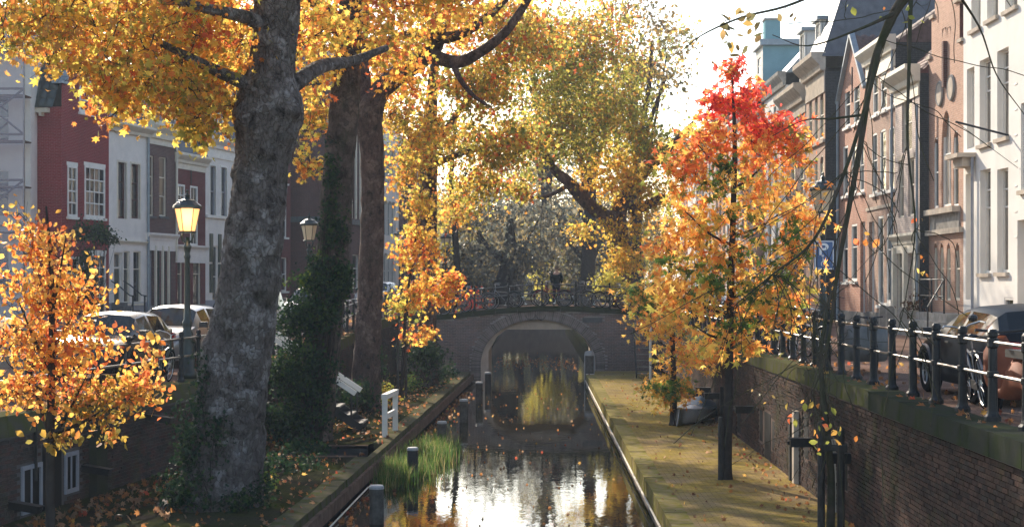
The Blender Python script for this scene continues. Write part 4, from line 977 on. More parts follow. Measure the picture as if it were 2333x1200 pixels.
def leaf_mesh(name, pos, size, cols, tpl, mat, parent=None, flat=None, droop=.6):
    """many small leaf blades as one mesh; flat: lie on a surface instead of hanging"""
    tv, tf = tpl; n = len(pos); pos = np.asarray(pos); size = np.asarray(size).reshape(-1,1)
    if flat is None:
        t = rng.normal(size=(n,3)); t /= np.linalg.norm(t,axis=1,keepdims=True)+1e-9; t = t + np.array([0,0,-droop*1.2]); t /= np.linalg.norm(t,axis=1,keepdims=True)+1e-9
        r = rng.normal(size=(n,3))
    else:
        t = rng.normal(size=(n,3)); t[:,2] *= flat; t /= np.linalg.norm(t,axis=1,keepdims=True)+1e-9
        r = rng.normal(size=(n,3)); r[:,2] *= flat
    b = np.cross(t, r); b /= np.linalg.norm(b,axis=1,keepdims=True)+1e-9; nn = np.cross(b, t)
    if flat is not None:
        sg = np.sign(nn[:,2:3]+1e-9); nn = nn*sg; b = b*sg
    curl = rng.uniform(-.6,3.0,(n,1))
    V = pos[:,None,:] + size[:,None,:]*(tv[None,:,0:1]*b[:,None,:] + tv[None,:,1:2]*t[:,None,:] + tv[None,:,2:3]*nn[:,None,:]*curl[:,None,:])
    k = len(tv); V = V.reshape(-1,3).astype(np.float32); F = (tf[None]+ (np.arange(n)*k)[:,None,None]).reshape(-1,3).astype(np.int32)
    me = bpy.data.meshes.new(name); me.vertices.add(len(V)); me.vertices.foreach_set('co', V.ravel())
    me.loops.add(F.size); me.loops.foreach_set('vertex_index', F.ravel()); me.polygons.add(len(F)); me.polygons.foreach_set('loop_start', np.arange(0,F.size,3,dtype=np.int32)); me.polygons.foreach_set('loop_total', np.full(len(F),3,np.int32))
    me.update(calc_edges=True); me.validate()
    at = me.attributes.new('leafcol','FLOAT_COLOR','POINT'); cc = np.ones((n,k,4),np.float32); cc[:,:,:3] = cols[:,None,:]; at.data.foreach_set('color', cc.ravel())
    me.materials.append(mat); o = inst(name, me, parent); return o
def crm(pts, n=6):
    """Catmull-Rom through rows of (x, y, z, r)"""
    p = np.array(pts, float); p = np.vstack([2*p[0]-p[1], p, 2*p[-1]-p[-2]]); out = []
    for i in range(1, len(p)-2):
        for k in range(n):
            t = k/n; a,b_,c,d = p[i-1],p[i],p[i+1],p[i+2]
            out.append(.5*((2*b_)+(-a+c)*t+(2*a-5*b_+4*c-d)*t*t+(-a+3*b_-3*c+d)*t**3))
    out.append(p[-2]); return np.array(out)
def limb_world(limb): return [(*P(px,py,D), r) for (px,py,D,r) in limb]
def limb_mesh(name, pts, mat, parent, seg=14, n=6, rough_=.06, burls=(), shade=True):
    c = crm(pts, n); mb = MB(); mb.tube([q[:3] for q in c], [max(.004,q[3]) for q in c], seg)
    cen = [Vector(q[:3]) for q in c]
    if rough_:
        for i, v in enumerate(mb.v):
            j = min(i//seg, len(c)-1); d = Vector(v)-cen[j]; r = d.length
            if r < 1e-6: continue
            s = noise.noise(Vector(v)*2.2)*.9 + noise.noise(Vector(v)*5.5)*.6 + abs(noise.noise(Vector(v)*3.1+Vector((7,3,1))))*.5
            f = 1 + rough_*s*(1.4 if r > .3 else 1)
            if seg > 20: f += .045*(1-abs(noise.noise(Vector((v[0]*7,v[1]*7,v[2]*4.5))))*2.2) + .03*noise.noise(Vector(v)*13)
            dn = d/r
            for (bx,by,bz,br,bh) in burls:
                q = (Vector(v)-Vector((bx,by,bz))).length
                if q < br*1.6: f += bh/r*math.exp(-(q/br)**2*2)
            mb.v[i] = tuple(cen[j]+d*f)
    return mb.build(name, mat, parent, shade)
def grow(lobes):
    """clump centres inside ellipsoidal lobes"""
    C = []
    for (c, rad, ncl, per, pal, size, spread) in lobes:
        for _ in range(ncl):
            while True:
                u = rng.uniform(-1,1,3)
                if u @ u <= 1: break
            u = u*(.55+.45*rng.random()) if rng.random() < .4 else u
            C.append((np.array(c)+u*np.array(rad), per, pal, size, spread))
    return C
def lobe(px,py,D,rx,rz,ry,ncl,per,pal,size=.15,spread=.28): return (P(px,py,D),(rx,ry,rz),ncl,per,pal,size,spread)
def tree(name, label, cat, limbs, lobes, bark, tpl, seg=14, group=None, leafmat='leaf', base=None, burls=(), twig='twig', twr=.011, rough_=.06, droop=.6, twmax=2.6, ntrunk=6):
    base = base or limbs[0][0][:3]; root = empty(name, base, 0, label, cat, group); B = Vector(base)
    loc = [[(q[0]-B.x,q[1]-B.y,q[2]-B.z,q[3]) for q in l] for l in limbs]; bl = [(b[0]-B.x,b[1]-B.y,b[2]-B.z,b[3],b[4]) for b in burls]
    limb_mesh('trunk', loc[0], bark, root, seg, ntrunk, rough_, bl)
    for l in loc[1:]: limb_mesh('limb', l, bark, root, max(6,seg-4), 5, rough_)
    cl = grow(lobes)
    if cl:
        pos=[]; siz=[]; col=[]; nodes_=[]
        for l in limbs:
            for q in crm(l,4): nodes_.append(q[:3])
        nodes_ = [np.array(q) for q in nodes_]
        cen = np.array([c[0] for c in cl]); N0 = np.array(nodes_)
        d = np.min(np.linalg.norm(cen[:,None,:]-N0[None],axis=2),axis=1); order = np.argsort(d); tw = MB(); net = list(nodes_)
        for i in order:
            A = np.array(net); q = np.linalg.norm(A-cen[i],axis=1); j = int(np.argmin(q)); L_ = q[j]
            if L_ < twmax:
                a, c = A[j], cen[i]; mid = (a+c)/2 + rng.normal(0,.08*L_,3) + np.array([0,0,.06*L_])
                tw.tube([a-np.array(B),mid-np.array(B),c-np.array(B)], [twr*(1+.5*L_),twr*.8,twr*.45], 4, False)
                for _ in range(2):
                    e_ = c + rng.normal(0,cl[i][4]*1.1,3); tw.tube([c-np.array(B),(c+e_)/2-np.array(B)+rng.normal(0,.03,3),e_-np.array(B)], [twr*.45,twr*.35,twr*.25], 3, False)
                net.append(c); net.append(mid)
        tag(tw.build('twigs', M[twig], root), kind='stuff')
        for (c, per, pal, size, spread) in cl:
            n = max(1,int(per*rng.uniform(.6,1.4))); pp = c + rng.normal(0,1,(n,3))*np.array([spread,spread,spread*.75]); main = rng.integers(len(PAL[pal]))
            pos.append(pp); siz.append(size*rng.uniform(.45,1.3,n)); col.append(pick(pal,n,main,.45))
        o = leaf_mesh('crown', np.vstack(pos)-np.array(B), np.concatenate(siz), np.vstack(col), tpl, M[leafmat], root, droop=droop)
    return root
LW = limb_world
# ---- the three great plane trees on the left wharf
t1 = LW([(494,1172,27.6,1.0),(501,1130,27.6,.74),(518,1000,27.6,.60),(533,850,27.6,.56),(568,650,27.6,.50),(587,450,27.6,.45),(600,350,27.6,.45),(610,270,27.6,.57),(614,225,27.6,.53),(617,175,27.6,.40),(625,90,27.6,.36),(632,0,27.6,.39),(640,-140,27.6,.36),(645,-330,27.7,.28)])
bu = []
rb = random.Random(11)
for (px,py,r_,h_) in ((672,250,.20,.20),(665,320,.26,.16),(560,275,.24,.14),(650,400,.24,.13),(640,480,.22,.12),(560,420,.22,.12),(600,345,.2,.1),(545,560,.22,.12),(620,560,.2,.11),(640,620,.2,.10),(560,700,.24,.12),(625,740,.24,.12),(500,800,.22,.1),(600,850,.22,.12),(588,930,.2,.1),(676,180,.14,.1),(640,110,.16,.08),(590,520,.16,.08),(610,660,.2,.09),(545,900,.2,.09)):
    x_,y_,z_ = P(px,py,27.2); bu.append((x_,y_,z_,r_,h_))
for _ in range(170):
    py = rb.uniform(180,1060); cxp = float(np.interp(py,[0,140,240,310,450,650,850,1000],[632,624,613,608,587,568,533,518])); x_,y_,z_ = P(cxp+rb.uniform(-70,70),py,27.6-rb.uniform(.1,.5)); bu.append((x_,y_,z_,rb.uniform(.05,.16),rb.uniform(.03,.10)))
L1 = [t1, LW([(585,200,27.5,.15),(545,185,27.3,.11),(490,160,27,.09),(430,130,26.5,.07),(370,100,26,.05)]),
      LW([(640,215,27.6,.16),(690,178,28,.13),(735,150,29,.12),(800,140,30,.09),(880,110,31,.06)]),
      LW([(620,70,27.6,.14),(560,40,27,.11),(470,20,26,.08),(360,-10,25,.06)]), LW([(632,10,27.6,.2),(560,-90,27,.15),(420,-180,26,.1),(250,-230,25,.06)]), LW([(640,-60,27.6,.2),(760,-150,28,.14),(900,-220,29,.08)])]
lob = [lobe(110,70,26,.75,.55,2.5,26,29,'gold',.125,.26), lobe(230,60,27,.8,.65,3,40,32,'gold',.125,.27), lobe(360,70,27,.9,.7,3,52,35,'gold',.125,.27), lobe(480,90,28,.8,.8,3,50,35,'amber',.125,.27),
       lobe(350,190,27,.9,.45,2.5,40,29,'gold',.125,.26), lobe(490,230,27.6,.55,.6,1.8,38,29,'gold',.125,.25), lobe(445,300,27,.35,.25,.8,10,21,'gold',.16,.2), lobe(265,245,27,.28,.35,.6,10,18,'gold',.16,.18), lobe(235,180,26.5,.35,.3,.8,10,18,'amber',.16,.2), lobe(165,145,26,.45,.18,.8,9,16,'gold',.16,.18),
       lobe(15,60,25,.3,.5,1,9,21,'gold',.125,.2), lobe(40,-30,25,1,.6,2,26,24,'gold',.125,.3),
       lobe(300,-170,27,3.2,1.1,4,90,29,'gold',.18,.35), lobe(700,-200,28,2.2,1.1,4,60,29,'gold',.18,.35), lobe(560,-420,28,3.5,1.2,4,70,27,'amber',.18,.4), lobe(720,70,30,.6,.5,1.5,22,27,'amber',.125,.25)]
tree('plane_tree', 'huge knobbly grey plane tree nearest the viewer on left wharf', 'tree', L1, lob, M['bark1'], T_STAR, 72, burls=bu, base=(t1[0][0],t1[0][1],ZW), ntrunk=26, rough_=.06)
t2 = LW([(704,1010,39,.62),(712,960,39,.50),(726,850,39,.44),(744,700,39,.41),(758,600,39,.39),(770,400,39,.36),(780,300,39,.35),(788,200,39,.34),(793,100,39,.30),(798,0,39,.25),(806,-150,39,.2),(812,-300,39,.12)])
L2 = [t2, LW([(795,60,39,.16),(700,40,40,.13),(560,30,41,.1),(420,40,42,.08),(250,20,43,.05)]), LW([(790,70,39,.15),(750,25,38.5,.13),(700,0,38,.11),(640,-30,37,.08)]), LW([(797,20,39,.16),(860,-60,39,.12),(950,-130,39,.07)]), LW([(800,-60,39,.15),(740,-150,38,.1),(640,-220,37,.06)])]
lob = [lobe(705,110,37,.8,1.1,3,46,22,'amber',.155,.28), lobe(700,260,40,.5,.8,2,30,20,'gold',.155,.26), lobe(695,370,40,.35,.35,.8,12,14,'gold',.16,.2), lobe(870,60,38,.9,.9,3,40,20,'amber',.155,.28), lobe(790,-120,39,2.5,1.0,4,60,20,'amber',.18,.35), lobe(700,-300,39,3,1.0,4,40,20,'gold',.18,.4), lobe(1000,-45,39,1.8,.95,3.2,95,22,'amber',.18,.4), lobe(380,205,48,3,.6,3,70,18,'gold',.18,.35), lobe(420,40,42,2.6,1.0,3,90,20,'gold',.18,.4), lobe(200,20,44,2.8,1.1,3,80,18,'gold',.18,.4), lobe(450,-140,44,4,1.4,4,90,18,'gold',.18,.45), lobe(920,170,40,.5,.8,1.5,20,16,'amber',.16,.24)]  # overhead lobe added to shade near right wall, left lobes to shade left wharf
tree('plane_tree', 'ivy wrapped plane tree, second from the viewer on left wharf', 'tree', L2, lob, M['bark2'], T_STAR, 26, base=(t2[0][0],39,ZW), rough_=.07, ntrunk=10)
t3 = LW([(832,945,48,.55),(833,900,48,.44),(837,800,48,.39),(842,700,48,.36),(849,500,48,.33),(848,350,48,.34),(842,270,48,.37),(862,215,48,.31),(905,172,47.5,.29),(955,138,47,.28),(988,105,47,.26),(1003,50,46.5,.20),(1022,-20,46,.17),(1050,-150,46,.1)])
L3 = [t3, LW([(826,120,49,.16),(740,60,50,.13),(600,50,51,.1),(440,10,53,.06)]), LW([(975,125,47,.22),(1040,142,46.5,.18),(1090,122,46,.15),(1150,75,45.5,.13),(1200,5,45,.10),(1260,-90,44,.06)]), LW([(995,90,47,.18),(1050,78,46,.14),(1110,40,45.5,.11),(1170,-20,45,.08)]),
      LW([(985,80,47,.15),(930,78,47.5,.12),(870,98,48,.10),(820,115,48,.06)]), LW([(842,280,48,.28),(828,200,48.5,.24),(824,100,49,.2),(830,-20,49,.15),(820,-150,49,.1)]), LW([(1010,20,46.5,.12),(1030,-40,47,.09),(1010,-120,47,.06)]),
      LW([(1030,140,46.5,.1),(1048,180,46,.08),(1075,215,46,.06),(1110,240,46,.04)])]
lob = [lobe(960,60,47,1.2,.8,3,46,20,'amber',.155,.3), lobe(980,300,49,1.0,.9,2,46,20,'gold',.16,.28), lobe(1030,-60,46,2.2,.8,3,30,16,'amber',.155,.4), lobe(900,250,50,.5,.8,1.5,22,18,'gold',.16,.25), lobe(560,60,52,2.6,1.3,3,80,18,'gold',.18,.4), lobe(350,-20,54,3.6,1.3,4,90,18,'gold',.18,.45), lobe(700,-40,52,2.6,1.4,3,50,18,'amber',.18,.4), lobe(870,150,51,.9,1.0,1.5,50,20,'amber',.17,.28)]  # left lobes extend the crown, added to keep sun off the left wharf
tree('plane_tree', 'reddish plane tree with one great limb leaning over the canal', 'tree', L3, lob, M['bark3'], T_STAR, 24, base=(t3[0][0],48,ZW), rough_=.07, ntrunk=8)
# ---- more trees near and beyond the bridge
t4 = LW([(975,880,60,.42),(974,780,60,.35),(974,600,60,.34),(975,420,60,.34),(978,330,60,.3),(985,200,60,.2),(1000,60,60,.12)])
lob = [lobe(930,380,58,.9,1.1,1.5,46,20,'gold',.17,.3), lobe(1010,330,60,1.6,.9,2,46,20,'olive',.17,.32), lobe(1040,480,62,1.0,.6,1.5,34,18,'gold',.16,.28), lobe(900,250,60,1.4,1.2,2,40,20,'gold',.17,.32), lobe(1000,130,60,2.2,1.3,2.5,50,20,'mixed',.18,.4), lobe(1090,420,60,1.2,.8,1.5,50,20,'mixed',.18,.3), lobe(1080,200,58,1.6,1.0,2,100,22,'mixed',.19,.35), lobe(1190,90,57,1.6,1.4,2.5,100,22,'mixed',.19,.38), lobe(1145,330,59,1.5,1.0,2,100,22,'mixed',.19,.34), lobe(1185,430,61,.65,.5,1.2,20,18,'mixed',.18,.26), lobe(1090,60,57,1.4,1.2,2,70,20,'amber',.19,.36)]
tree('plane_tree', 'dark upright plane tree standing close before the bridge', 'tree', [t4, LW([(976,400,60,.2),(945,330,60,.14),(910,260,59,.08)]), LW([(978,340,60,.18),(1020,290,60,.13),(1070,220,59,.10),(1140,130,58,.05)]), LW([(978,380,60,.14),(1050,350,59.5,.10),(1130,330,59,.05)])], lob, M['bark3'], T_ROUGH, 16, base=(t4[0][0],60,ZW))
t5 = LW([(1045,700,84,.2),(1040,580,84,.17),(1031,470,84,.15),(1028,400,84,.13),(1040,250,84,.08)])
tree('slender_tree', 'slender dark trunk behind the left end of the bridge', 'tree', [t5, LW([(1030,470,84,.07),(1060,400,84,.05),(1090,340,84,.03)])], [lobe(1040,330,84,1.8,1.5,2,44,16,'gold',.19,.4), lobe(1020,470,82,1.0,.6,1.2,20,14,'yellow',.18,.3)], M['twig'], T_ROUGH, 10, base=(*t5[0][:2],2.75))
tr = LW([(1418,705,78,.75),(1415,640,78,.62),(1408,560,78,.58),(1402,510,78,.56),(1412,470,78,.42),(1440,425,78,.36),(1478,380,78,.30),(1520,345,77.5,.26),(1545,318,77,.2),(1580,280,76,.1)])
LR = [tr, LW([(1402,515,78,.45),(1375,490,78,.36),(1335,460,77.5,.32),(1295,415,77,.28),(1262,385,76.5,.2),(1235,330,76,.12)]), LW([(1425,455,78,.3),(1445,380,78,.22),(1460,300,78,.16),(1478,200,78,.12),(1485,100,78,.08)]), LW([(1478,380,78,.2),(1470,320,78,.15),(1490,250,78,.1),(1520,170,78,.06)]), LW([(1440,480,78,.28),(1480,465,77,.24),(1512,450,76.5,.2)]), LW([(1300,420,77,.12),(1250,445,76,.09),(1205,450,75,.05)]), LW([(1335,458,77.5,.2),(1330,400,78,.14),(1310,300,78,.08)])]
lob = [lobe(1290,300,76,2.2,1.6,2.5,150,24,'olive',.2,.4), lobe(1250,180,74,2.4,2.0,3,170,24,'olive',.2,.42), lobe(1380,200,76,2.4,2.0,3,120,20,'olive',.2,.42), lobe(1400,400,77,1.7,1.3,1.5,90,20,'yellow',.22,.4), lobe(1480,330,77,1.3,1.2,1.5,60,16,'olive',.22,.4), lobe(1500,440,77,1.0,.9,1.2,40,16,'yellow',.2,.35), lobe(1420,280,77,1.6,1.3,2,70,18,'olive',.22,.4), lobe(1340,520,76,1.2,.6,1.2,26,16,'yellow',.18,.3), lobe(1430,560,76.5,.9,1.6,1,36,16,'yellow',.18,.3), lobe(1340,90,74,2.6,1.6,3,140,22,'mixed',.2,.45), lobe(1490,80,74,2.0,2.2,3,70,13,'dull',.19,.4), lobe(1560,150,74,1.0,2.0,2,26,9,'dull',.18,.35), lobe(1400,-60,74,3,1.2,3,40,14,'mixed',.2,.5), lobe(1470,500,76,.8,1.4,1,22,12,'yellow',.18,.3), lobe(1210,330,74,1.0,1.1,1.5,34,18,'mixed',.19,.35)]
tree('plane_tree', 'broad forked plane tree with yellow leaves beyond the bridge on right', 'tree', LR, lob, M['bark3'], T_ROUGH, 18, base=(tr[0][0],78,2.6))
# overhanging sparse foliage high over the canal
ts = LW([(915,910,53,.075),(917,850,53,.06),(925,700,53,.05),(945,560,53,.04),(958,430,53,.025)])
lob = [lobe(950,470,53,.6,.7,.6,26,18,'gold',.15,.22), lobe(955,570,53,.9,.7,.8,40,20,'amber',.15,.24), lobe(985,660,53,1.0,.6,.8,44,20,'amber',.15,.24), lobe(920,700,53,.7,.6,.6,24,14,'mixed',.15,.22), lobe(955,765,53,.7,.25,.5,16,12,'amber',.15,.18), lobe(1035,640,53,.4,.3,.4,12,16,'amber',.15,.18)]
tree('young_maple', 'young staked maple with orange leaves before the bridge', 'tree', [ts], lob, M['twig'], T_STAR, 8, base=(ts[0][0],53,ZW), twr=.008)
# ---- right wharf: the flaming maples
m1 = LW([(1655,1096,31.2,.13),(1656,1050,31.2,.10),(1660,900,31.2,.085),(1664,700,31.2,.075),(1670,500,31.2,.06),(1674,330,31.2,.045),(1668,180,31.2,.02),(1665,130,31.2,.01)])
LM = [m1] + [LW([(a,b_,31.2,.03),((a+c)/2,(b_+d)/2+10,31.2+e/2,.022),(c,d,31.2+e,.01)]) for (a,b_,c,d,e) in ((1664,720,1540,650,.5),(1665,680,1800,600,-.6),(1668,560,1560,480,-.5),(1668,540,1800,470,.6),(1672,430,1760,350,.4),(1672,400,1590,330,-.3),(1662,780,1740,720,.6),(1662,770,1580,740,-.5))]
lob = [lobe(1668,165,31.2,.16,.32,.2,10,10,'red',.172,.11), lobe(1690,235,31.2,.38,.38,.4,24,12,'red',.172,.15), lobe(1628,240,31.2,.25,.32,.3,11,10,'red',.172,.14), lobe(1750,290,31.2,.45,.32,.5,22,12,'red',.172,.16), lobe(1600,310,31.2,.45,.38,.5,22,13,'orange',.172,.18), lobe(1690,340,31.2,.8,.38,.8,30,13,'orange',.172,.2), lobe(1812,350,31.2,.33,.5,.5,18,13,'orange',.172,.18), lobe(1560,400,31.2,.5,.5,.6,26,13,'orange',.172,.2),
       lobe(1720,450,31.2,1.1,.6,1.0,38,13,'peach',.172,.24), lobe(1585,520,31.2,.8,.55,.8,30,13,'peach',.172,.22), lobe(1815,530,31.2,.42,.8,.7,26,13,'peach',.172,.2), lobe(1680,600,31.2,1.3,.55,1.0,40,13,'peach',.172,.25), lobe(1570,670,31.2,.9,.5,.8,28,13,'peach',.172,.22), lobe(1770,690,31.2,.8,.55,.8,32,13,'peach',.172,.22), lobe(1650,775,31.2,1.0,.3,.7,22,13,'peach',.172,.2),
       lobe(1700,430,31,1.0,.7,.9,9,22,'green',.165,.13), lobe(1640,600,31,1.1,.9,.9,14,22,'green',.165,.13), lobe(1790,600,31,.6,.9,.7,8,22,'green',.165,.13), lobe(1730,720,31,.9,.4,.7,6,21,'green',.165,.13)]
tree('sweetgum_tree', 'flame coloured sweetgum tree, red at the top, on right wharf', 'tree', LM, lob, M['twig'], T_SLIM, 10, base=(m1[0][0],31.2,ZW), twr=.008)
m2 = LW([(1535,972,42.9,.16),(1535,940,42.9,.10),(1533,800,42.9,.07),(1528,650,42.9,.05),(1525,540,42.9,.02)])
LM2 = [m2] + [LW([(a,b_,42.9,.03),(c,d,42.9+e,.01)]) for (a,b_,c,d,e) in ((1533,800,1450,740,.4),(1532,780,1620,720,-.4),(1530,700,1460,640,-.4),(1530,680,1600,620,.4),(1534,860,1480,830,-.3))]
lob = [lobe(1515,575,42.9,.5,.35,.5,20,13,'orange',.172,.18), lobe(1490,655,42.9,.8,.5,.7,28,13,'peach',.172,.22), lobe(1510,740,42.9,1.05,.5,.8,36,13,'peach',.172,.24), lobe(1570,810,42.9,1.0,.4,.8,28,13,'peach',.172,.22), lobe(1530,885,42.9,.95,.35,.7,26,13,'peach',.172,.2),
       lobe(1470,690,42.6,.6,.7,.5,9,21,'green',.165,.14), lobe(1520,880,42.6,.9,.3,.6,9,21,'green',.165,.14), lobe(1590,700,42.6,.7,.6,.5,7,21,'green',.165,.14)]
tree('sweetgum_tree', 'smaller yellow sweetgum tree beside the covered boat', 'tree', LM2, lob, M['twig'], T_SLIM, 10, base=(m2[0][0],42.9,ZW), twr=.008)
# ---- copper beech sapling at bottom left
b1 = LW([(115,1350,20,.065),(115,1200,20,.06),(115,1010,20,.052),(118,800,20,.042),(117,620,20,.03),(105,470,20,.012)])
LB = [b1] + [LW([(a,b_,20,.028),((a+c)/2,(b_+d)/2+8,20+e/2,.02),(c,d,20+e,.006)]) for (a,b_,c,d,e) in ((116,1005,60,800,.3),(117,1000,200,850,-.3),(117,990,290,905,.3),(117,985,240,930,-.4),(118,850,40,680,-.3),(118,800,190,660,.3),(117,700,60,560,.2),(118,900,20,830,.3),(117,720,150,540,-.2))]
lob = [lobe(110,560,20,.40,.30,.35,30,10,'beech',.086,.14), lobe(50,530,20,.22,.35,.3,14,12,'beech',.086,.12), lobe(110,660,20,.65,.36,.5,64,12,'beech',.086,.15), lobe(60,770,20,.55,.42,.5,50,12,'beech',.086,.15), lobe(160,790,20,.60,.36,.5,54,12,'beech',.086,.15), lobe(130,880,20,.7,.26,.5,42,12,'beech',.086,.14), lobe(235,910,20,.50,.28,.4,44,12,'beechg',.086,.14), lobe(320,890,20,.30,.22,.3,24,12,'beech',.086,.12), lobe(340,800,20,.16,.30,.2,8,8,'beech',.11,.1), lobe(240,990,20,.2,.12,.2,6,8,'beechg',.11,.08), lobe(130,1000,20,.4,.1,.3,10,8,'beechg',.11,.1), lobe(30,890,20,.3,.22,.3,12,12,'beech',.11,.12), lobe(190,690,20,.2,.4,.3,18,10,'beech',.086,.12)]
tree('young_beech', 'young orange leaved beech at the bottom left corner', 'tree', LB, lob, M['twig'], T_OVAL, 10, base=(b1[0][0],20,ZW), twr=.006)
# ---- bare hanging branches at the right, from a tree just out of view
bt = [(5.3,12.6,.45,.16),(5.25,12.7,4.0,.13),(5.1,12.9,6.9,.11),(4.6,13.5,8.0,.08)] + LW([(2180,-150,14.6,.055),(2120,-70,15,0.0527),(2050,10,15,0.0465),(2010,90,15,0.0372),(1985,170,15,0.0322),(1962,320,15,0.0279),(1935,470,15,0.0236),(1905,640,15,0.0186),(1885,790,15,0.0124),(1850,900,15,0.0062)])
LBt = [bt, LW([(2005,105,15,0.0279),(1975,230,14.8,0.0198),(1925,390,14.6,0.0161),(1855,545,14.5,0.0130),(1760,625,14.5,0.0093),(1680,690,14.5,0.0043)]), LW([(2075,-10,15,0.0217),(2071,150,14.7,0.0161),(2068,330,14.6,0.0112),(2085,520,14.6,0.0074),(2060,700,14.7,0.0037)]), LW([(2040,30,15,0.0217),(1950,70,14.5,0.0112),(1840,105,14.2,0.0062),(1760,80,14,0.0031)]), LW([(1965,262,15,0.0136),(1900,270,14.8,0.0093),(1830,275,14.7,0.0056),(1760,310,14.6,0.0031)]), LW([(2150,-60,15,0.0186),(2230,60,15.5,0.0099),(2270,170,15.6,0.0068),(2333,260,15.8,0.0037)]), LW([(1900,-30,18,0.0186),(1790,15,18,0.0149),(1690,40,18,0.0124),(1600,80,18,0.0081),(1550,120,18,0.0037)]), LW([(2330,-260,13,0.0186),(2200,-90,13,0.0186),(2040,-60,14,0.0124),(1900,-30,18,0.0186)])]
lw_ = random.Random(5)
for k in range(70):
    ax = lw_.choice([0,0,0,1,1,2]); src = LBt[ax]; q = src[lw_.randrange(4 if ax == 0 else 2, len(src))]; x_,y_,z_ = q[:3]; pts = [(x_,y_,z_,.0045)]
    vx, vz = lw_.uniform(-.10,.10), lw_.uniform(-.14,.0)
    for j in range(lw_.randint(4,9)): vx += lw_.uniform(-.05,.05); vz += lw_.uniform(-.05,.035); x_ += vx; z_ += vz; y_ += lw_.uniform(-.06,.06); pts.append((x_,y_,z_,.0042*(1-j/11)))
    LBt.append(pts)
lob = [lobe(1850,950,14.9,.25,.22,.3,7,3,'orange',.075,.06), lobe(1880,1000,14.9,.22,.1,.3,4,3,'orange',.075,.06), lobe(2100,560,14.6,.05,.5,.1,5,2,'orange',.08,.04), lobe(2010,540,14.6,.3,.1,.2,3,2,'orange',.08,.05), lobe(1700,60,18,.6,.3,.4,8,4,'dull',.12,.1), lobe(2010,20,15,.4,.2,.3,5,3,'orange',.08,.1)]
tree('bare_tree', 'nearly bare tree with drooping mossy branches hanging in from the right', 'tree', LBt, lob, M['twigmoss'], T_OVAL, 8, base=(5.3,12.6,ZW), rough_=.0, twr=.004, twig='twigmoss', twmax=.8)
sp = LW([(1892,1215,25,.07),(1893,1080,25,.06),(1880,950,25,.05),(1870,820,25,.035),(1885,700,25,.02)])
LS = [sp]
for k in range(85):
    q = sp[lw_.randrange(2,5)]; x_,y_,z_ = q[:3]; pts=[(x_,y_,z_,.008)]; vx,vz = lw_.uniform(-.16,.10), lw_.uniform(-.06,.16)
    for j in range(lw_.randint(4,8)): vx += lw_.uniform(-.05,.05); vz += lw_.uniform(-.07,.04); x_ += vx; z_ += vz; y_ += lw_.uniform(-.08,.08); pts.append((x_,y_,z_,.005*(1-j/10)))
    LS.append(pts)
tree('bare_sapling', 'bare twiggy sapling tied to stakes against the right quay wall', 'tree', LS, [lobe(1780,640,25,.5,.3,.4,6,2,'orange',.09,.1), lobe(1740,900,25,.3,.3,.3,4,2,'dull',.09,.08)], M['twigmoss'], T_OVAL, 8, base=(sp[0][0],25,ZW), rough_=0, twr=.004, twig='twigmoss', twmax=.8)
# ---- background wood beyond the bridge
far = [(1090,118,2.75,.5,'far',5.0),(1150,104,2.75,.7,'far',5.5),(1180,140,2.6,.4,'farg',6),(1215,165,2.6,.5,'far',8),(1260,158,2.6,.6,'farg',6),(1300,150,2.6,.6,'far',8),(1330,112,2.6,.55,'far',6.5),(1370,128,2.6,.6,'far',6),(1130,170,2.6,.6,'far',8.5),(1390,170,2.6,.6,'far',8.5),(1060,150,2.75,.6,'farg',6),(1450,150,2.6,.6,'farg',6),(1010,135,2.75,.5,'farg',6),(1335,98,2.6,.45,'mixed',17),(1440,104,2.6,.45,'olive',16),(1235,122,2.6,.5,'mixed',19)]
where = ['far left beside a sunlit shrub','leaning behind the bicycles on the bridge','small one left of the standing man','tallest behind the standing man','right behind the standing man','grey one right of the standing man','thick trunked at the right bridge end','beside the forked plane tree','farthest on the left','farthest on the right','behind the slender trunk','behind the flame coloured sweetgum','behind the upright plane tree','tall olive one reaching above the forked plane','tall olive one behind the red sweetgum top','tall olive one above the middle of the bridge']
for k, (px,D,zg,r_,pal,hh) in enumerate(far):
    X = (px-CX)/FPX*D; limb = [(X,D,zg,r_*1.3),(X+.1,D,zg+1.5,r_),(X+.3,D,zg+hh*.5,r_*.75),(X+rb.uniform(-1,1),D,zg+hh,r_*.3)]
    lb = []
    for j in range(5 if hh < 12 else 10): lb.append(((X+rb.uniform(-2.4,2.4)*(1 if hh < 12 else 1.7),D+rb.uniform(-2,2),zg+hh*rb.uniform(.45 if hh < 12 else .5,1.25 if hh < 12 else 1.1)),(2.0,2.0,1.5) if hh < 12 else (1.7,1.7,1.3),26 if hh < 12 else 20,14 if hh < 12 else 11,pal if rb.random()<.75 else 'dull',.34,.6))
    tree('park_tree', 'hazy background tree, %s' % where[k], 'tree', [limb,[(X+.3,D,zg+hh*.4,r_*.4),(X+1.5,D,zg+hh*.75,r_*.2),(X+2.2,D,zg+hh,.05)],[(X+.2,D,zg+hh*.45,r_*.4),(X-1.2,D,zg+hh*.7,r_*.2),(X-2,D,zg+hh,.05)]], lb, M['twig'], T_ROUGH, 9, group='trees beyond the bridge', twr=.03, twmax=5)
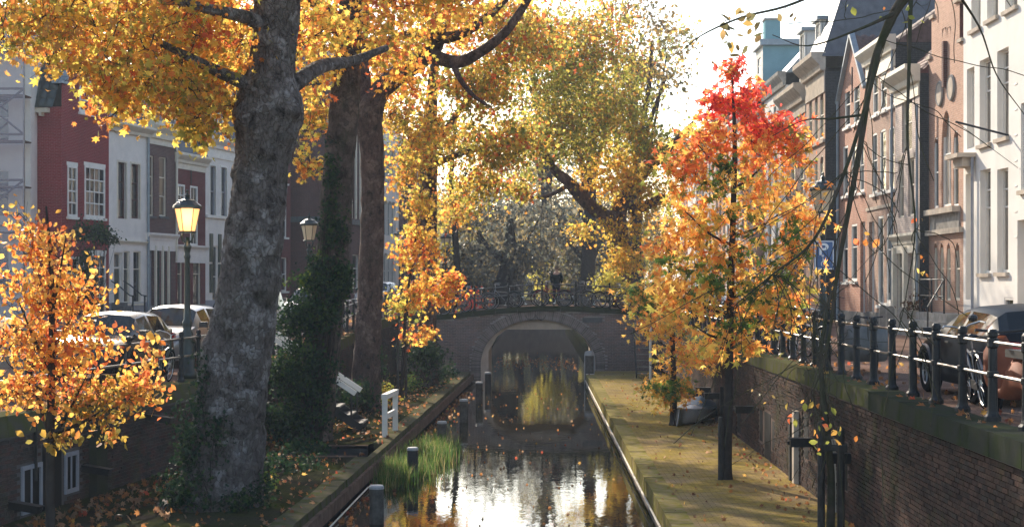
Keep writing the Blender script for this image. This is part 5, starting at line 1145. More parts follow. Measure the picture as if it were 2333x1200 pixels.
def shrub(label, lobes, pal_mat='leaf', name='shrub', cat='shrub', tpl=T_ROUGH, stems=True, droop=.3):
    cl = grow(lobes); c0 = np.mean([c[0] for c in cl],axis=0); zb = min(c[0][2] for c in cl)-.2; base = (c0[0],c0[1],max(zb,ZW))
    root = empty(name, base, 0, label, cat); pos=[];siz=[];col=[]; st_=MB()
    for (c, per, pal, size, spread) in cl:
        n = max(1,int(per*rng.uniform(.6,1.4))); pos.append(c+rng.normal(0,1,(n,3))*spread); siz.append(size*rng.uniform(.6,1.2,n)); col.append(pick(pal,n,rng.integers(len(PAL[pal])),.4))
        if stems and rng.random() < .35: a = np.array(base)+rng.normal(0,.12,3)*np.array([1,1,0]); st_.tube([a-np.array(base),(a+c)/2-np.array(base)+rng.normal(0,.06,3),c-np.array(base)],[.015,.01,.005],4,False)
    leaf_mesh('foliage', np.vstack(pos)-np.array(base), np.concatenate(siz), np.vstack(col), tpl, M[pal_mat], root, droop=droop)
    if st_.v: tag(st_.build('stems', M['twig'], root), kind='stuff')
    return root
shrub('dense dark ivy climbing and spilling from the second plane trunk', [lobe(745,640,38.5,.45,.7,.35,60,34,'ivy',.10,.12), lobe(700,720,38.3,.75,.5,.5,80,34,'ivy',.10,.13), lobe(690,850,38.2,.75,.85,.6,120,34,'ivy',.10,.13), lobe(690,960,38.2,.7,.4,.6,50,30,'ivy',.10,.12), lobe(762,520,38.6,.30,.9,.22,44,26,'ivy',.09,.10), lobe(755,390,38.65,.16,.9,.14,26,22,'ivy',.09,.08), lobe(640,960,38,.5,.5,.5,40,26,'ivy',.10,.12), lobe(700,640,38.6,.45,.12,.3,16,26,'ivylit',.10,.09), lobe(785,640,38.5,.14,.5,.2,18,24,'ivy',.10,.09), lobe(735,590,38.7,.12,.3,.2,8,20,'ivylit',.09,.08)], 'ivy', 'ivy', 'ivy')
shrub('dark ivy and undergrowth around the foot of the knobbly plane', [lobe(440,1000,27.1,.30,.8,.35,40,26,'ivy',.08,.10), lobe(430,1120,27,.55,.4,.4,44,26,'ivy',.085,.11), lobe(520,1150,26.9,.5,.25,.3,30,24,'ivy',.085,.10), lobe(590,1120,27.3,.25,.25,.3,14,20,'ivy',.08,.09), lobe(460,880,27.2,.16,.7,.2,16,20,'ivy',.08,.08), lobe(500,1010,27.0,.22,.5,.15,16,16,'ivy',.08,.08)], 'ivy', 'ivy', 'ivy')
shrub('low dark plants and fallen leaves between the first two planes', [lobe(640,1060,33,.9,.14,1.2,46,20,'ivy',.10,.12), lobe(700,1030,36,.6,.2,.8,34,20,'ivy',.13,.12), lobe(600,1100,30,.4,.15,.8,16,16,'ivylit',.10,.1)], 'ivy', 'ground_plants', 'plants')
shrub('dark bush below the young maple before the bridge', [lobe(960,810,58,.9,.55,.8,60,26,'ivy',.13,.16), lobe(1000,850,60,.5,.3,.6,24,22,'ivy',.12,.14), lobe(940,870,56,.5,.25,.5,16,18,'ivylit',.11,.12)], 'ivy')
shrub('scrubby weeds at the foot of the reddish plane', [lobe(870,900,49,.5,.35,.5,26,20,'olive',.09,.13), lobe(820,900,46.5,.5,.4,.5,30,22,'ivy',.10,.13), lobe(770,920,45,.4,.5,.4,22,20,'ivy',.10,.12), lobe(868,830,48.0,.14,.6,.12,16,16,'ivy',.09,.08)], 'ivy', 'weeds', 'weeds')
shrub('dark climbing shrub over the door of the red corner house', [lobe(205,530,69.6,.95,.32,.3,50,22,'ivy',.13,.16), lobe(240,545,70.5,.5,.22,.3,20,20,'ivy',.13,.14), lobe(195,610,69.4,.35,.9,.25,34,20,'ivy',.13,.14), lobe(195,690,69.4,.3,.6,.25,16,18,'ivy',.13,.14)], 'ivy', 'climbing_shrub')
shrub('yellow green leafy shrub at the right end of the bridge', [lobe(1390,650,73,.8,.5,.5,40,18,'farg',.16,.2), lobe(1420,600,75,.8,.7,.6,36,18,'yellow',.17,.22), lobe(1440,680,70.5,.5,.4,.4,16,16,'farg',.15,.18)])
shrub('sunlit yellow green bushes beyond the standing man', [lobe(1245,610,120,1.6,1.3,1.5,60,18,'farg',.28,.4), lobe(1265,650,118,1.3,.8,1,30,18,'farg',.28,.35), lobe(1220,570,125,1.6,1.2,1.5,30,16,'yellow',.28,.4)])
shrub('yellowish shrub leaning at the left behind the bridge', [lobe(1145,595,110,1.4,.6,1,36,16,'far',.26,.35), lobe(1120,640,112,1.5,.9,1,36,16,'far',.26,.35), lobe(1075,640,100,1.3,1.1,1,40,16,'far',.24,.35)])
shrub('reddish shrub beside the bicycles at the left end of the bridge', [lobe(1075,690,77,.8,.5,.6,36,18,'red',.12,.2), lobe(1060,730,76,.6,.4,.5,20,16,'dull',.12,.2)])
# flat undergrowth behind the bridge closes the view between the trunks
shrub('hazy grey brown thicket closing the view far beyond the bridge', [lobe(1130,560,180,10,4.5,2,150,16,'far',.6,1.0), lobe(1300,560,182,10,4.5,2,150,16,'far',.6,1.0), lobe(1220,440,188,13,5.5,2,170,16,'far',.6,1.1), lobe(1010,540,180,9,5,2,110,16,'far',.6,1.0), lobe(1440,540,180,8,5,2,110,16,'far',.6,1.0), lobe(1215,630,176,14,1.6,2,150,18,'farg',.5,.7), lobe(1100,625,172,8,2.0,2,60,16,'far',.5,.8), lobe(1340,625,172,8,2.0,2,60,16,'far',.5,.8)], name='thicket', cat='thicket')
# ---- fallen leaves, floating leaves, grass
def scatter(label, name, n, fx, pal, size, tpl, flat=.25):
    p = np.array([fx() for _ in range(n)]); o = leaf_mesh(name, p, size*rng.uniform(.5,1.3,n), pick(pal,n), tpl, M['leaf'], None, flat=flat); return tag(o, label, 'leaves', kind='stuff')
def fr_(): y=random.uniform(18,66); x=random.uniform(2.2,4.95) if random.random()<.35 else 4.95-abs(random.gauss(0,.45)); return (max(2.2,x),y,ZW+.022)
scatter('fallen brown leaves scattered on the sunlit right wharf','fallen_leaves',650,fr_,'litter',.085,T_STAR)
def fl_():
    y=random.uniform(18,66); x=random.uniform(XL(y)+.1,XWL(y)-.1)
    if p0 < y < p1 and x > px0: return (x,y,.13)
    return (x,y,ZW+.022)
scatter('fallen leaves on the shady left wharf','fallen_leaves',1300,fl_,'litter',.10,T_STAR)
scatter('leaf litter heaped under the plane trees','leaf_litter',900,lambda:(lambda y:(XL(y)+.3+abs(random.gauss(0,1.1)),y,ZW+.03+random.random()*.06))(random.uniform(24,50)),'litter',.13,T_STAR,.5)
scatter('fallen leaves drifting over the right street','fallen_leaves',500,lambda:(5.05+abs(random.gauss(0,1.3)),random.uniform(18,55),ZQR+.035),'litter',.11,T_STAR)
scatter('fallen leaves along the left quay rim','fallen_leaves',500,lambda:(lambda y:(XL(y)-abs(random.gauss(0,.8)),y,ZL(XL(y),y)+.05))(random.uniform(20,66)),'litter',.11,T_STAR)
scatter('leaves floating on the canal','floating_leaves',260,lambda:(random.uniform(-2.9,2.1),random.uniform(26,68),.006),'litter',.065,T_STAR,.02)
scatter('pale leaves floating on the water beyond the arch','floating_leaves',420,lambda:(random.uniform(-2.0,2.2),random.gauss(84,3.5),.006),'litter',.08,T_STAR,.02)
scatter('leaf scum between the piles and left wharf','floating_leaves',380,lambda:(lambda y:(XWL(y)+.1+abs(random.gauss(0,.25)),y,.008))(random.uniform(24,62)),'litter',.10,T_STAR,.05)
def blades(cs, n, h, spread):
    V=[];F=[];C=[]
    for _ in range(n):
        c = random.choice(cs); x=random.gauss(c[0],spread[0]); y=random.gauss(c[1],spread[1]); z=0; a=random.uniform(0,6.28); hh=h*random.uniform(.55,1.2); le=random.uniform(.1,.6)*hh; w=.009
        dx,dy=math.cos(a),math.sin(a); k=len(V); col=random.choices([q[0] for q in PAL['gr']],[q[1] for q in PAL['gr']])[0]; v=random.uniform(.7,1.25)
        for t in (0,.4,.75,1.0):
            px_,py_,pz_=x+dx*le*t*t,y+dy*le*t*t,z+hh*(t-.28*t*t*le/hh); ww=w*(1-t*.9); V += [(px_-dy*ww,py_+dx*ww,pz_),(px_+dy*ww,py_-dx*ww,pz_)]; C += [tuple(q*v for q in col)+(1,)]*2
        F += [(k,k+1,k+3,k+2),(k+2,k+3,k+5,k+4),(k+4,k+5,k+7,k+6)]
    me=bpy.data.meshes.new('blades'); me.from_pydata(V,[],F); at=me.attributes.new('leafcol','FLOAT_COLOR','POINT'); at.data.foreach_set('color',[q for c in C for q in c]); me.materials.append(M['leaf']); return me
PAL['gr'] = [((.05,.10,.02),4),((.08,.14,.03),4),((.035,.07,.02),3),((.16,.17,.05),2),((.24,.19,.09),2)]
gc = [P(905,1095,34.2),P(930,1085,35),P(960,1075,36),P(900,1070,36),P(985,1050,38),P(950,1040,39),P(1010,1030,40),P(990,1010,41.5),P(900,1085,35),P(1000,1040,39)]
tag(inst('reed_grass', blades(gc,3600,.44,(.22,.6))), 'bright green reed grass growing in the water beside the left wharf', 'grass', kind='stuff')
tag(inst('grass_tufts', blades([(XWL(y)-.05+random.uniform(-.05,.05),y) for y in np.arange(24,40,.4)],700,.0,(.05,.2))), 'short moss and grass along the left wharf edge', 'grass', kind='stuff') if False else None
# ------------------------------------------------------------------ railings
POST = MB().lathe([(.085,0),(.085,.05),(.062,.08),(.052,.12),(.05,.16),(.047,.50),(.06,.51),(.06,.57),(.046,.58),(.043,.84),(.058,.86),(.058,.95),(.04,.965),(.052,.985),(.052,1.03),(.036,1.06),(.0,1.065)], 10).mesh('post', M['iron'], False)
def railing(label, pts, name='iron_railing', hs=(.53,.91), scale=1.0, mat='rail', rr_=.021):
    root = empty(name, pts[0], 0, label, 'railing'); o = Vector(pts[0])
    for p in pts: inst('post', POST, root, Vector(p)-o, (0,0,random.uniform(-.1,.1)), (scale,scale,1.0))
    for a, c in zip(pts[:-1], pts[1:]):
        for z_ in hs: MB().tube([Vector(a)-o+Vector((0,0,z_)), Vector(c)-o+Vector((0,0,z_))], rr_, 6).build('rail', M[mat], root)
    return root
pl = []; y = 19.5
while y < 67: X = XL(y)-.22; pl.append((X, y, ZL(X, y)+.03)); y += 1.45
railing('iron railing along the left quay rim behind the trees', pl)
pr_ = [(5.33, 16.2+1.32*k, ZQR+.03) for k in range(40) if 16.2+1.32*k < 67]
railing('iron railing along the right quay rim beside the dark hatchback', pr_, scale=1.18)
railing('iron railing on the near side of the arch bridge', [(x_, YB+.1, zd(x_)+.02) for x_ in np.arange(-5.35,5.2,1.43)], scale=.8)
railing('iron railing on the far side of the arch bridge', [(x_, YB2-.1, zd(x_)) for x_ in np.arange(-5.1,5.4,1.43)], scale=.8)

# ------------------------------------------------------------------ street lamps
M['lampglass'] = pm('milky lamp glass', (.62,.50,.34), .25, 0, .1, 4, 0)
M['lamplit'] = emitmat('lit lamp glass', (1.0,.52,.20), .62); M['lampcore'] = emitmat('lamp mantle', (1.0,.80,.5), 4.0)
def lamp(label, loc, rz, lit):
    r_ = empty('street_lamp', loc, rz, label, 'street lamp', 'street lamps on the quays'); S = 8
    MB().lathe([(.21,0),(.21,.18),(.165,.22),(.155,.75),(.125,.95),(.13,1.02),(.085,1.1),(.10,1.2),(.105,1.26),(.075,1.32),(.066,1.6),(.056,2.6),(.062,2.64),(.075,2.68),(.055,2.74),(.08,2.86),(.095,2.9),(.06,2.94),(.05,3.1)], 12).build('pole', M['irong'], r_, True)
    br = MB()
    for k in range(4):
        a = math.pi/4+k*math.pi/2; br.tube([(.05*math.cos(a),.05*math.sin(a),2.98),(.13*math.cos(a),.13*math.sin(a),3.02),(.17*math.cos(a),.17*math.sin(a),3.13),(.15*math.cos(a),.15*math.sin(a),3.2)], .02, 5)
    tag(br.build('bracket', M['irong'], r_), kind='stuff')
    g = MB(); n=6; lo=[(.165*math.cos(2*math.pi*k/n),.165*math.sin(2*math.pi*k/n),3.22) for k in range(n)]; hi=[(.27*math.cos(2*math.pi*k/n),.27*math.sin(2*math.pi*k/n),3.72) for k in range(n)]
    fr = MB(); fr.lathe([(.19,3.19),(.195,3.22),(.17,3.235)], 6); 
    for k in range(n): fr.tube([lo[k],hi[k]], .013, 4)
    f_ = fr.build('lantern_frame', M['irong'], r_)
    for k in range(n):
        j=(k+1)%n; MB().quad(lo[k],lo[j],hi[j],hi[k]).build('pane', M['lamplit'] if lit else M['lampglass'], f_)
    MB().lathe([(.30,3.71),(.315,3.73),(.31,3.78),(.22,3.85),(.20,3.86),(.19,3.89),(.08,3.93),(.05,3.97),(.06,4.0),(.02,4.06),(.03,4.1),(.0,4.14)], 12).build('cap', M['irong'], r_)
    if lit:
        MB().lathe([(.0,3.4),(.05,3.43),(.06,3.52),(.03,3.6),(.0,3.62)], 8).build('bulb', M['lampcore'], r_)
        l = bpy.data.lights.new('lamp_light','POINT'); l.energy = 18; l.color=(1,.62,.3); l.shadow_soft_size=.3; q=bpy.data.objects.new('lamp_light',l); COL.objects.link(q); q.parent=r_; q.location=(0,-.45,3.45)
    return r_
lamp('lit green iron street lamp left of the big trunk', (-7.5,35.2,ZL(-7.5,35.2)), .2, True)
lamp('unlit street lamp between the two nearest trunks', (-7.45,54,ZL(-7.45,54)), .1, False)
lamp('unlit street lamp behind the orange leaves left of the bridge', P(1016,560,84)[:2]+(2.75,), .3, False)
lamp('unlit street lamp carrying the blue parking sign', (6.6,37,ZQR), .15, False)
lamp('small unlit street lamp far behind the young maple', P(912,560,78)[:2]+(2.75,), .0, False)
# parking sign on the right lamp
M['blue'] = pm('blue sign enamel', (.035,.10,.26), .35, 0, .1, 3, .02); M['signwhite'] = pm('white sign print', (.75,.76,.78), .4, 0, .05, 3, 0)
sg = empty('parking_sign', (6.6,36.86,ZQR), 0, 'blue P sign with wheelchair symbol on the right lamp post', 'sign')
zt, zb_, w2 = ZC-(548-CY)/FPX*37-ZQR, ZC-(614-CY)/FPX*37-ZQR, .225
MB().box(-w2,w2,-.012,.012,zb_,zt).build('plate', M['blue'], sg)
bd = MB()
for q in ((-w2+.012,-w2+.03,zb_+.012,zt-.012),(w2-.03,w2-.012,zb_+.012,zt-.012),(-w2+.03,w2-.03,zb_+.012,zb_+.03),(-w2+.03,w2-.03,zt-.03,zt-.012)): bd.box(q[0],q[1],-.0145,-.0125,q[2],q[3])
tag(bd.build('border', M['signwhite'], sg), kind='stuff')
zm = zt-.33; pp = MB().box(-.11,-.055,-.0165,-.0125,zm,zm+.27); ring = 12
for k in range(ring):
    a0,a1 = -math.pi/2+math.pi*k/ring, -math.pi/2+math.pi*(k+1)/ring; c_=(.0,zm+.188)
    pts=[(c_[0]+.04*math.cos(a0)*.8,c_[1]+.032*math.sin(a0)),(c_[0]+.10*math.cos(a0),c_[1]+.082*math.sin(a0)),(c_[0]+.10*math.cos(a1),c_[1]+.082*math.sin(a1)),(c_[0]+.04*math.cos(a1)*.8,c_[1]+.032*math.sin(a1))]; pp.prism(pts,1,-.0165,-.0125)
pp.box(-.055,.001,-.0165,-.0125,zm+.22,zm+.27); pp.box(-.055,.001,-.0165,-.0125,zm+.106,zm+.156); pp.build('letter_p', M['signwhite'], sg)
wc = MB().torus((.0,-.0145,zb_+.13), .065, .010, 1, 16, 4); wc.tube([(-.03,-.0145,zb_+.27),(-.02,-.0145,zb_+.17),(.05,-.0145,zb_+.165),(.075,-.0145,zb_+.08),(.105,-.0145,zb_+.085)], .012, 4); wc.lathe([(.0,-.028),(.02,-.02),(.028,0),(.02,.02),(0,.028)],8,(-.032,-.0145,zb_+.31)); wc.box(-.025,.04,-.018,-.0125,zb_+.205,zb_+.225)
tag(wc.build('wheelchair_symbol', M['signwhite'], sg), kind='stuff')

# ------------------------------------------------------------------ cars
M['carblack'] = pm('black car paint', (.010,.012,.015), .25, 0, .1, 2, 0, spec=.45); M['carnavy'] = pm('dark blue car paint', (.010,.014,.020), .35, 0, .1, 2, 0, spec=.02)
M['carsilver'] = pm('silver car paint', (.42,.42,.43), .3, .5, .1, 2, 0); M['cargrey'] = pm('grey car paint', (.26,.265,.28), .28, .5, .1, 2, 0); M['carwhite'] = pm('white car paint', (.68,.70,.72), .25, 0, .08, 2, 0)
for k in ('carblack','carsilver','cargrey','carwhite'):
    M[k].node_tree.nodes['Principled BSDF'].inputs['Coat Weight'].default_value = .25; M[k].node_tree.nodes['Principled BSDF'].inputs['Coat Roughness'].default_value = .05
M['carglass'] = glassmat('car glass', (.010,.014,.016), .06); M['carglass'].node_tree.nodes['Principled BSDF'].inputs['IOR'].default_value = 1.35; M['carglass'].node_tree.nodes['Principled BSDF'].inputs['Specular IOR Level'].default_value = .5; M['redlight'] = pm('red lamp lens', (.45,.012,.02), .2, 0, .2, 8, 0); M['headlight'] = pm('headlamp lens', (.6,.6,.62), .1, .3, .1, 8, 0); M['plate'] = pm('yellow number plate', (.75,.45,.02), .4, 0, .05, 8, 0)
HATCH = [(0,.66,.58,.58),(.03,.80,.72,.72),(.13,.855,.85,.85),(.27,.87,.96,.93),(.43,.87,1.40,.96),(.58,.87,1.465,.98),(.61,.87,1.468,.985),(.80,.865,1.44,1.01),(.87,.85,1.40,1.03),(.955,.82,1.06,1.0),(.985,.80,.80,.80),(1.0,.74,.55,.55)]
VAN = [(0,.70,.75,.75),(.03,.84,.92,.92),(.10,.88,1.02,1.02),(.19,.89,1.10,1.08),(.33,.89,1.74,1.10),(.48,.89,1.84,1.12),(.51,.89,1.84,1.12),(.75,.89,1.84,1.12),(.95,.88,1.80,1.12),(.975,.87,1.15,1.12),(.99,.86,.8,.8),(1.0,.82,.55,.55)]
def car(name, label, loc, rz, paint, st=HATCH, Ln=4.0, hs=1.0, cat='car', group=None):
    root = empty(name, loc, rz, label, cat, group); zb = .19; secs = []
    for (t,wb,top,belt) in st:
        x = Ln*(.5-t); top*=hs; belt*=hs; cab = top-belt > .1
        wr = wb*(.70 if cab else .93)
        if t in (0,1.0): zlo = .30
        else: zlo = zb
        secs.append([(x,0,zlo),(x,wb*.86,zlo),(x,wb*.985,zlo+.14),(x,wb,(zlo+belt)*.5+.05),(x,wb*.975,belt-.04),(x,wb*.955,belt if cab else top-.015),(x,wr+.03 if cab else wb*.86,top-.10 if cab else top-.004),(x,wr*.86 if cab else wb*.7,top-.03 if cab else top+.004),(x,0,top+.01)])
    body, side, scr, rear = MB(), [], MB(), MB(); n = len(secs[0])
    for i in range(len(secs)-1):
        a, c = secs[i], secs[i+1]
        for k in range(n-1):
            for s in (1,-1):
                f = [(q[0],q[1]*s,q[2]) for q in (a[k],c[k],c[k+1],a[k+1])]
                if s < 0: f = f[::-1]
                if k == 5 and i in (4,6,7): side.append(f)
                elif k in (6,7) and i == 3: scr.quad(*f)
                elif k in (6,7) and i == 8: rear.quad(*f)
                else: body.quad(*f)
    body.poly([(q[0],q[1],q[2]) for q in secs[0]]+[(q[0],-q[1],q[2]) for q in secs[0][-2:0:-1]]); body.poly([(q[0],q[1],q[2]) for q in secs[-1]]+[(q[0],-q[1],q[2]) for q in secs[-1][-2:0:-1]])
    b = body.build('body', M[paint], root, True)
    md = b.modifiers.new('weld','WELD'); md.merge_threshold=.002; es = b.modifiers.new('edge','EDGE_SPLIT'); es.split_angle = R(38)
    scr.build('windscreen', M['carglass'], root, True); rear.build('rear_window', M['carglass'], root, True)
    for f in side: MB().quad(*f).build('side_window', M['carglass'], root)
    wr_ = .31
    for t in (.185,.80):
        for s in (1,-1):
            x = Ln*(.5-t); wy_ = .87-.09
            MB().torus((x,s*(.865),wr_+.02), .355, .035, 1, 18, 5, 0, math.pi).build('wheel_arch', M['black'], root)
            ty = MB(); seg=20
            prof=[(.2,-.1),(.29,-.1),(.315,-.07),(.315,.07),(.29,.1),(.2,.1)]; vs=[];fs=[]
            for q in range(seg):
                a=2*math.pi*q/seg
                for (r1,y1) in prof: vs.append((x+r1*math.cos(a),s*wy_+y1,wr_+r1*math.sin(a)))
            m_=len(prof)
            for q in range(seg):
                j=(q+1)%seg
                for k in range(m_-1): fs.append((q*m_+k,j*m_+k,j*m_+k+1,q*m_+k+1))
            ty.add(vs,fs); w = ty.build('tyre', M['rubber'], root)
            ri = MB(); ri.torus((x,s*(wy_+.07),wr_), .2, .018, 1, 18, 4)
            for q in range(7):
                a=2*math.pi*q/7; ri.bar((x,s*(wy_+.06),wr_),(x+.19*math.cos(a),s*(wy_+.07),wr_+.19*math.sin(a)), .035, .02)
            ri.prism([(x+.2*math.cos(a),wr_+.2*math.sin(a)) for a in np.linspace(0,6.2832,17)[:-1]],1,s*wy_-.01,s*wy_+.01); tag(ri.build('rim', M['cargrey'], w), kind='stuff')
    f0 = Ln*.5; r0 = -Ln*.5; hz = .70*hs; bz = st[-3][2]*hs
    for s in (1,-1):
        MB().add([(f0-.02,s*.44,hz-.08),(f0-.06,s*.72,hz-.02),(f0-.30,s*.82,hz+.07),(f0-.10,s*.44,hz+.03),(f0-.2,s*.44,hz-.08),(f0-.3,s*.74,hz-.05)],[(0,1,2,3),(0,3,4),(1,5,2),(0,4,5,1),(2,5,4,3)]).build('headlight', M['headlight'], root)
        MB().obox((r0+.11,s*.66,.88*hs),(.13,s*.02,.01),(.0,.17,.0),(.0,.0,.06)).build('tail_light', M['redlight'], root)
        mm = MB().obox((f0-Ln*.33,s*.97,1.0*hs),(.07,0,0),(0,.10,0),(0,0,.07)); mm.build('mirror', M['black'], root)
        MB().box(-.06,.10,s*.885-.012,s*.885+.012,.86*hs,.885*hs).build('door_handle', M['black'], root); 
    MB().obox((f0-.01,0,.42),(.02,0,0),(0,.6,0),(0,0,.10)).build('grille', M['black'], root); MB().obox((f0+.015,0,.46),(.012,0,0),(0,.25,0),(0,0,.055)).build('number_plate', M['plate'], root)
    MB().obox((r0-.012,0,.62*hs),(.012,0,0),(0,.25,0),(0,0,.055)).build('number_plate', M['plate'], root); MB().obox((r0+.03,0,.36),(.05,0,0),(0,.70,0),(0,0,.08)).build('bumper', M['black'], root)
    MB().tube([(f0-Ln*.80,0,st[7][2]*hs),(f0-Ln*.84,0,st[7][2]*hs+.22)], .006, 4).build('aerial', M['black'], root)
    return root
def carL(name, label, X, Y, rz, *a, **k): return car(name, label, (X, Y, ZL(X, Y)+.01), rz, *a, **k)
carL('parked_car', 'silver car behind the young beech leaves on left quay', -10.6, 30.2, R(-97), 'carsilver', Ln=4.1)
carL('parked_car', 'black hatchback parked beside the left railing', -9.35, 36.0, R(-96), 'carblack', Ln=3.9, hs=1.0)
carL('parked_car', 'grey estate car parked left of the big trunk', -9.25, 42.0, R(-95), 'cargrey', Ln=4.5, hs=1.04)
carL('parked_van', 'white van with yellow plate between the big trunks', -8.95, 50.6, R(-93), 'carwhite', st=VAN, Ln=4.4, hs=1.0, cat='van')
carL('parked_car', 'white car half hidden behind the ivy trunk', -7.9, 58.5, R(-92), 'carwhite', Ln=4.0)
carL('parked_car', 'dark grey car far along the left street', -8.6, 90, R(-100), 'cargrey', Ln=4.2)
car('parked_car', 'dark blue hatchback seen from behind by the right railing', (6.72,22.9,ZQR+.01), R(91), 'carnavy', Ln=4.0, hs=.9)
car('parked_car', 'pale car facing the viewer behind the sweetgum leaves', (9.0,61,ZQR+.01), R(-90), 'carsilver', Ln=4.1)
car('parked_car', 'white car farther along the right street', (8.8,82,ZQR+.01), R(-90), 'carwhite', Ln=4.1)
# plate lettering on the van
def text(s_, size, parent, loc, rot, mat, name):
    cu = bpy.data.curves.new(name,'FONT'); cu.body = s_; cu.size = size; cu.align_x='CENTER'; cu.extrude=.002
    ob = bpy.data.objects.new(name+'_tmp', cu); COL.objects.link(ob); bpy.context.view_layer.update()
    me = bpy.data.meshes.new_from_object(ob.evaluated_get(bpy.context.evaluated_depsgraph_get())); bpy.data.objects.remove(ob); me.materials.clear(); me.materials.append(mat)
    return inst(name, me, parent, loc, rot)
vn = [o for o in bpy.data.objects if o.name.startswith('parked_van')][0]
text('SF', .11, vn, (2.232,.12,.425), (R(90),0,R(90)), M['black'], 'plate_letters')

# ------------------------------------------------------------------ bicycles
M['bkred'] = pm('red bicycle paint', (.30,.025,.03), .3, 0, .2, 5, 0); M['bkblack'] = pm('black bicycle paint', (.012,.012,.014), .3, 0, .3, 5, 0); M['bkgrey'] = pm('grey bicycle paint', (.2,.2,.21), .3, .4, .2, 5, 0); M['bkgreen'] = pm('dark green bicycle paint', (.02,.05,.04), .3, 0, .2, 5, 0)
def bike():
    r_ = empty('bicycle', (0,0,0), 0, 'x', 'bicycle'); wr = .34
    fm = MB(); hd=(.36,0,.82); bb=(-.08,0,.28); st_=(-.26,0,.78); rx=(-.52,0,wr); fx=(.53,0,wr)
    for a,c,w in ((hd,bb,.018),((.37,0,.76),(-.22,0,.66),.016),(bb,st_,.016)): fm.tube([a,c],w,6)
    for s in (-.05,.05): fm.tube([(bb[0],s*.6,bb[2]),(rx[0],s,rx[2])],.010,5); fm.tube([(st_[0],s*.3,st_[2]-.06),(rx[0],s,rx[2])],.009,5); fm.tube([(.42,s*.8,.62),(fx[0],s,fx[2])],.010,5)
    fm.tube([(.34,0,.92),(.42,0,.62)],.018,6); fm.build('frame', M['bkblack'], r_)
    for wx in (rx,fx):
        w = MB().torus(wx, wr-.018, .02, 1, 24, 6).build('wheel', M['rubber'], r_)
        MB().torus(wx, wr-.045, .010, 1, 24, 4).build('rim', M['chrome'], w); sp=MB()
        for k in range(14): a=2*math.pi*k/14; sp.tube([(wx[0],.02*(-1)**k,wx[2]),(wx[0]+(wr-.05)*math.cos(a),0,wx[2]+(wr-.05)*math.sin(a))],.0028,3,False)
        sp.lathe([(0,-.04),(.02,-.035),(.02,.035),(0,.04)],6,wx); tag(sp.build('spokes', M['chrome'], w), kind='stuff')
        MB().torus(wx, wr+.02, .016, 1, 12, 4, R(10) if wx is fx else R(20), R(150)).build('mudguard', M['bkblack'], r_)
    hb = MB().tube([(.16,-.28,1.06),(.30,-.24,1.08),(.36,-.1,1.05),(.34,0,1.0),(.36,.1,1.05),(.30,.24,1.08),(.16,.28,1.06)],.012,6); hb.tube([(.335,0,.9),(.34,0,1.0)],.014,6); hb.build('handlebar', M['chrome'], r_)
    sd_ = MB(); sd_.add([(-.40,-.09,.93),(-.40,.09,.93),(-.28,.08,.94),(-.12,.02,.93),(-.12,-.02,.93),(-.28,-.08,.94),(-.38,0,.97),(-.15,0,.955),(-.26,0,.87)],[(0,1,6),(1,2,6),(2,7,6),(2,3,7),(3,4,7),(4,5,7),(5,6,7),(5,0,6),(1,0,8),(2,1,8),(3,2,8),(4,3,8),(5,4,8),(0,5,8)]); sd_.build('saddle', M['black'], r_); MB().tube([(-.25,0,.7),(-.27,0,.9)],.013,6).build('seat_post', M['chrome'], r_)
    rk = MB()
    for s in (-.06,.06): rk.tube([(-.3,s,.72),(-.72,s,.73),(-.52,s,.36)],.007,4)
    for x_ in (-.4,-.55,-.7): rk.tube([(x_,-.06,.725),(x_,.06,.725)],.006,4)
    tag(rk.build('rack', M['black'], r_), kind='stuff')
    MB().box(-.5,-.02,.03,.045,.24,.36).build('chain_case', M['black'], r_)
    cr_ = MB().bar((-.08,.08,.28),(-.02,.08,.13),.02,.012); cr_.bar((-.08,-.08,.28),(-.14,-.08,.43),.02,.012); cr_.obox((-.02,.13,.13),(.05,0,0),(0,.04,0),(0,0,.012)); cr_.obox((-.14,-.13,.43),(.05,0,0),(0,.04,0),(0,0,.012)); tag(cr_.build('pedals', M['chrome'], r_), kind='stuff')
    return r_
bp_ = bike(); first = True; K = 0
def putbike(loc, rz, label, group, paint=None, lean=0.0):
    global first
    o = place(bp_, first, loc, rz, label, group); first = False
    if lean: o.rotation_euler = (lean, 0, rz)
    if paint: remat(o, M['bkblack'], M[paint])
    return o
yb_ = YB+.42
for (px_,rz,lab,paint) in ((1040,R(176),'dark bicycle lowest on the left end of the bridge',None),(1088,R(182),'grey bicycle left of the black pannier bicycle on the bridge','bkgrey'),(1150,R(180),'bicycle with the black pannier bag on the bridge','bkgrey'),(1200,R(5),'green bicycle just left of the red bicycle','bkgreen'),(1262,R(180),'red bicycle leaning in front of the standing man','bkred'),(1312,R(3),'black bicycle just right of the standing man',None),(1352,R(178),'grey bicycle at the right part of the bridge','bkgrey'),(1392,R(2),'black bicycle at the right end of the bridge',None)):
    x_ = (px_-CX)/FPX*yb_; o = putbike((x_, yb_+random.uniform(0,.25), zd(x_)-.01), rz, lab, 'bicycles against the bridge railing', paint, R(-6))
    sl_ = math.atan2(zd(x_+.5)-zd(x_-.5),1); o.rotation_euler = (R(-6) if abs(rz)<1 else R(6), -sl_ if abs(rz) < 1 else sl_, rz)
    if 'pannier' in lab and 'with' in lab: MB().box(-.75,-.40,-.2,-.07,.36,.72).build('pannier', M['black'], o)
    if '1262' == str(px_):
        for s in (-.06,.0): pass
pan = [(5.75,34.2,1.9),(5.8,35.4,1.75),(5.78,38.6,1.5),(5.8,40,1.65),(5.8,41.5,1.4),(5.8,43.2,1.6),(5.8,45,1.5),(5.75,47,1.7),(5.8,49.5,1.5)]
nth = ['first','second','third','fourth','fifth','sixth','seventh','eighth','ninth']
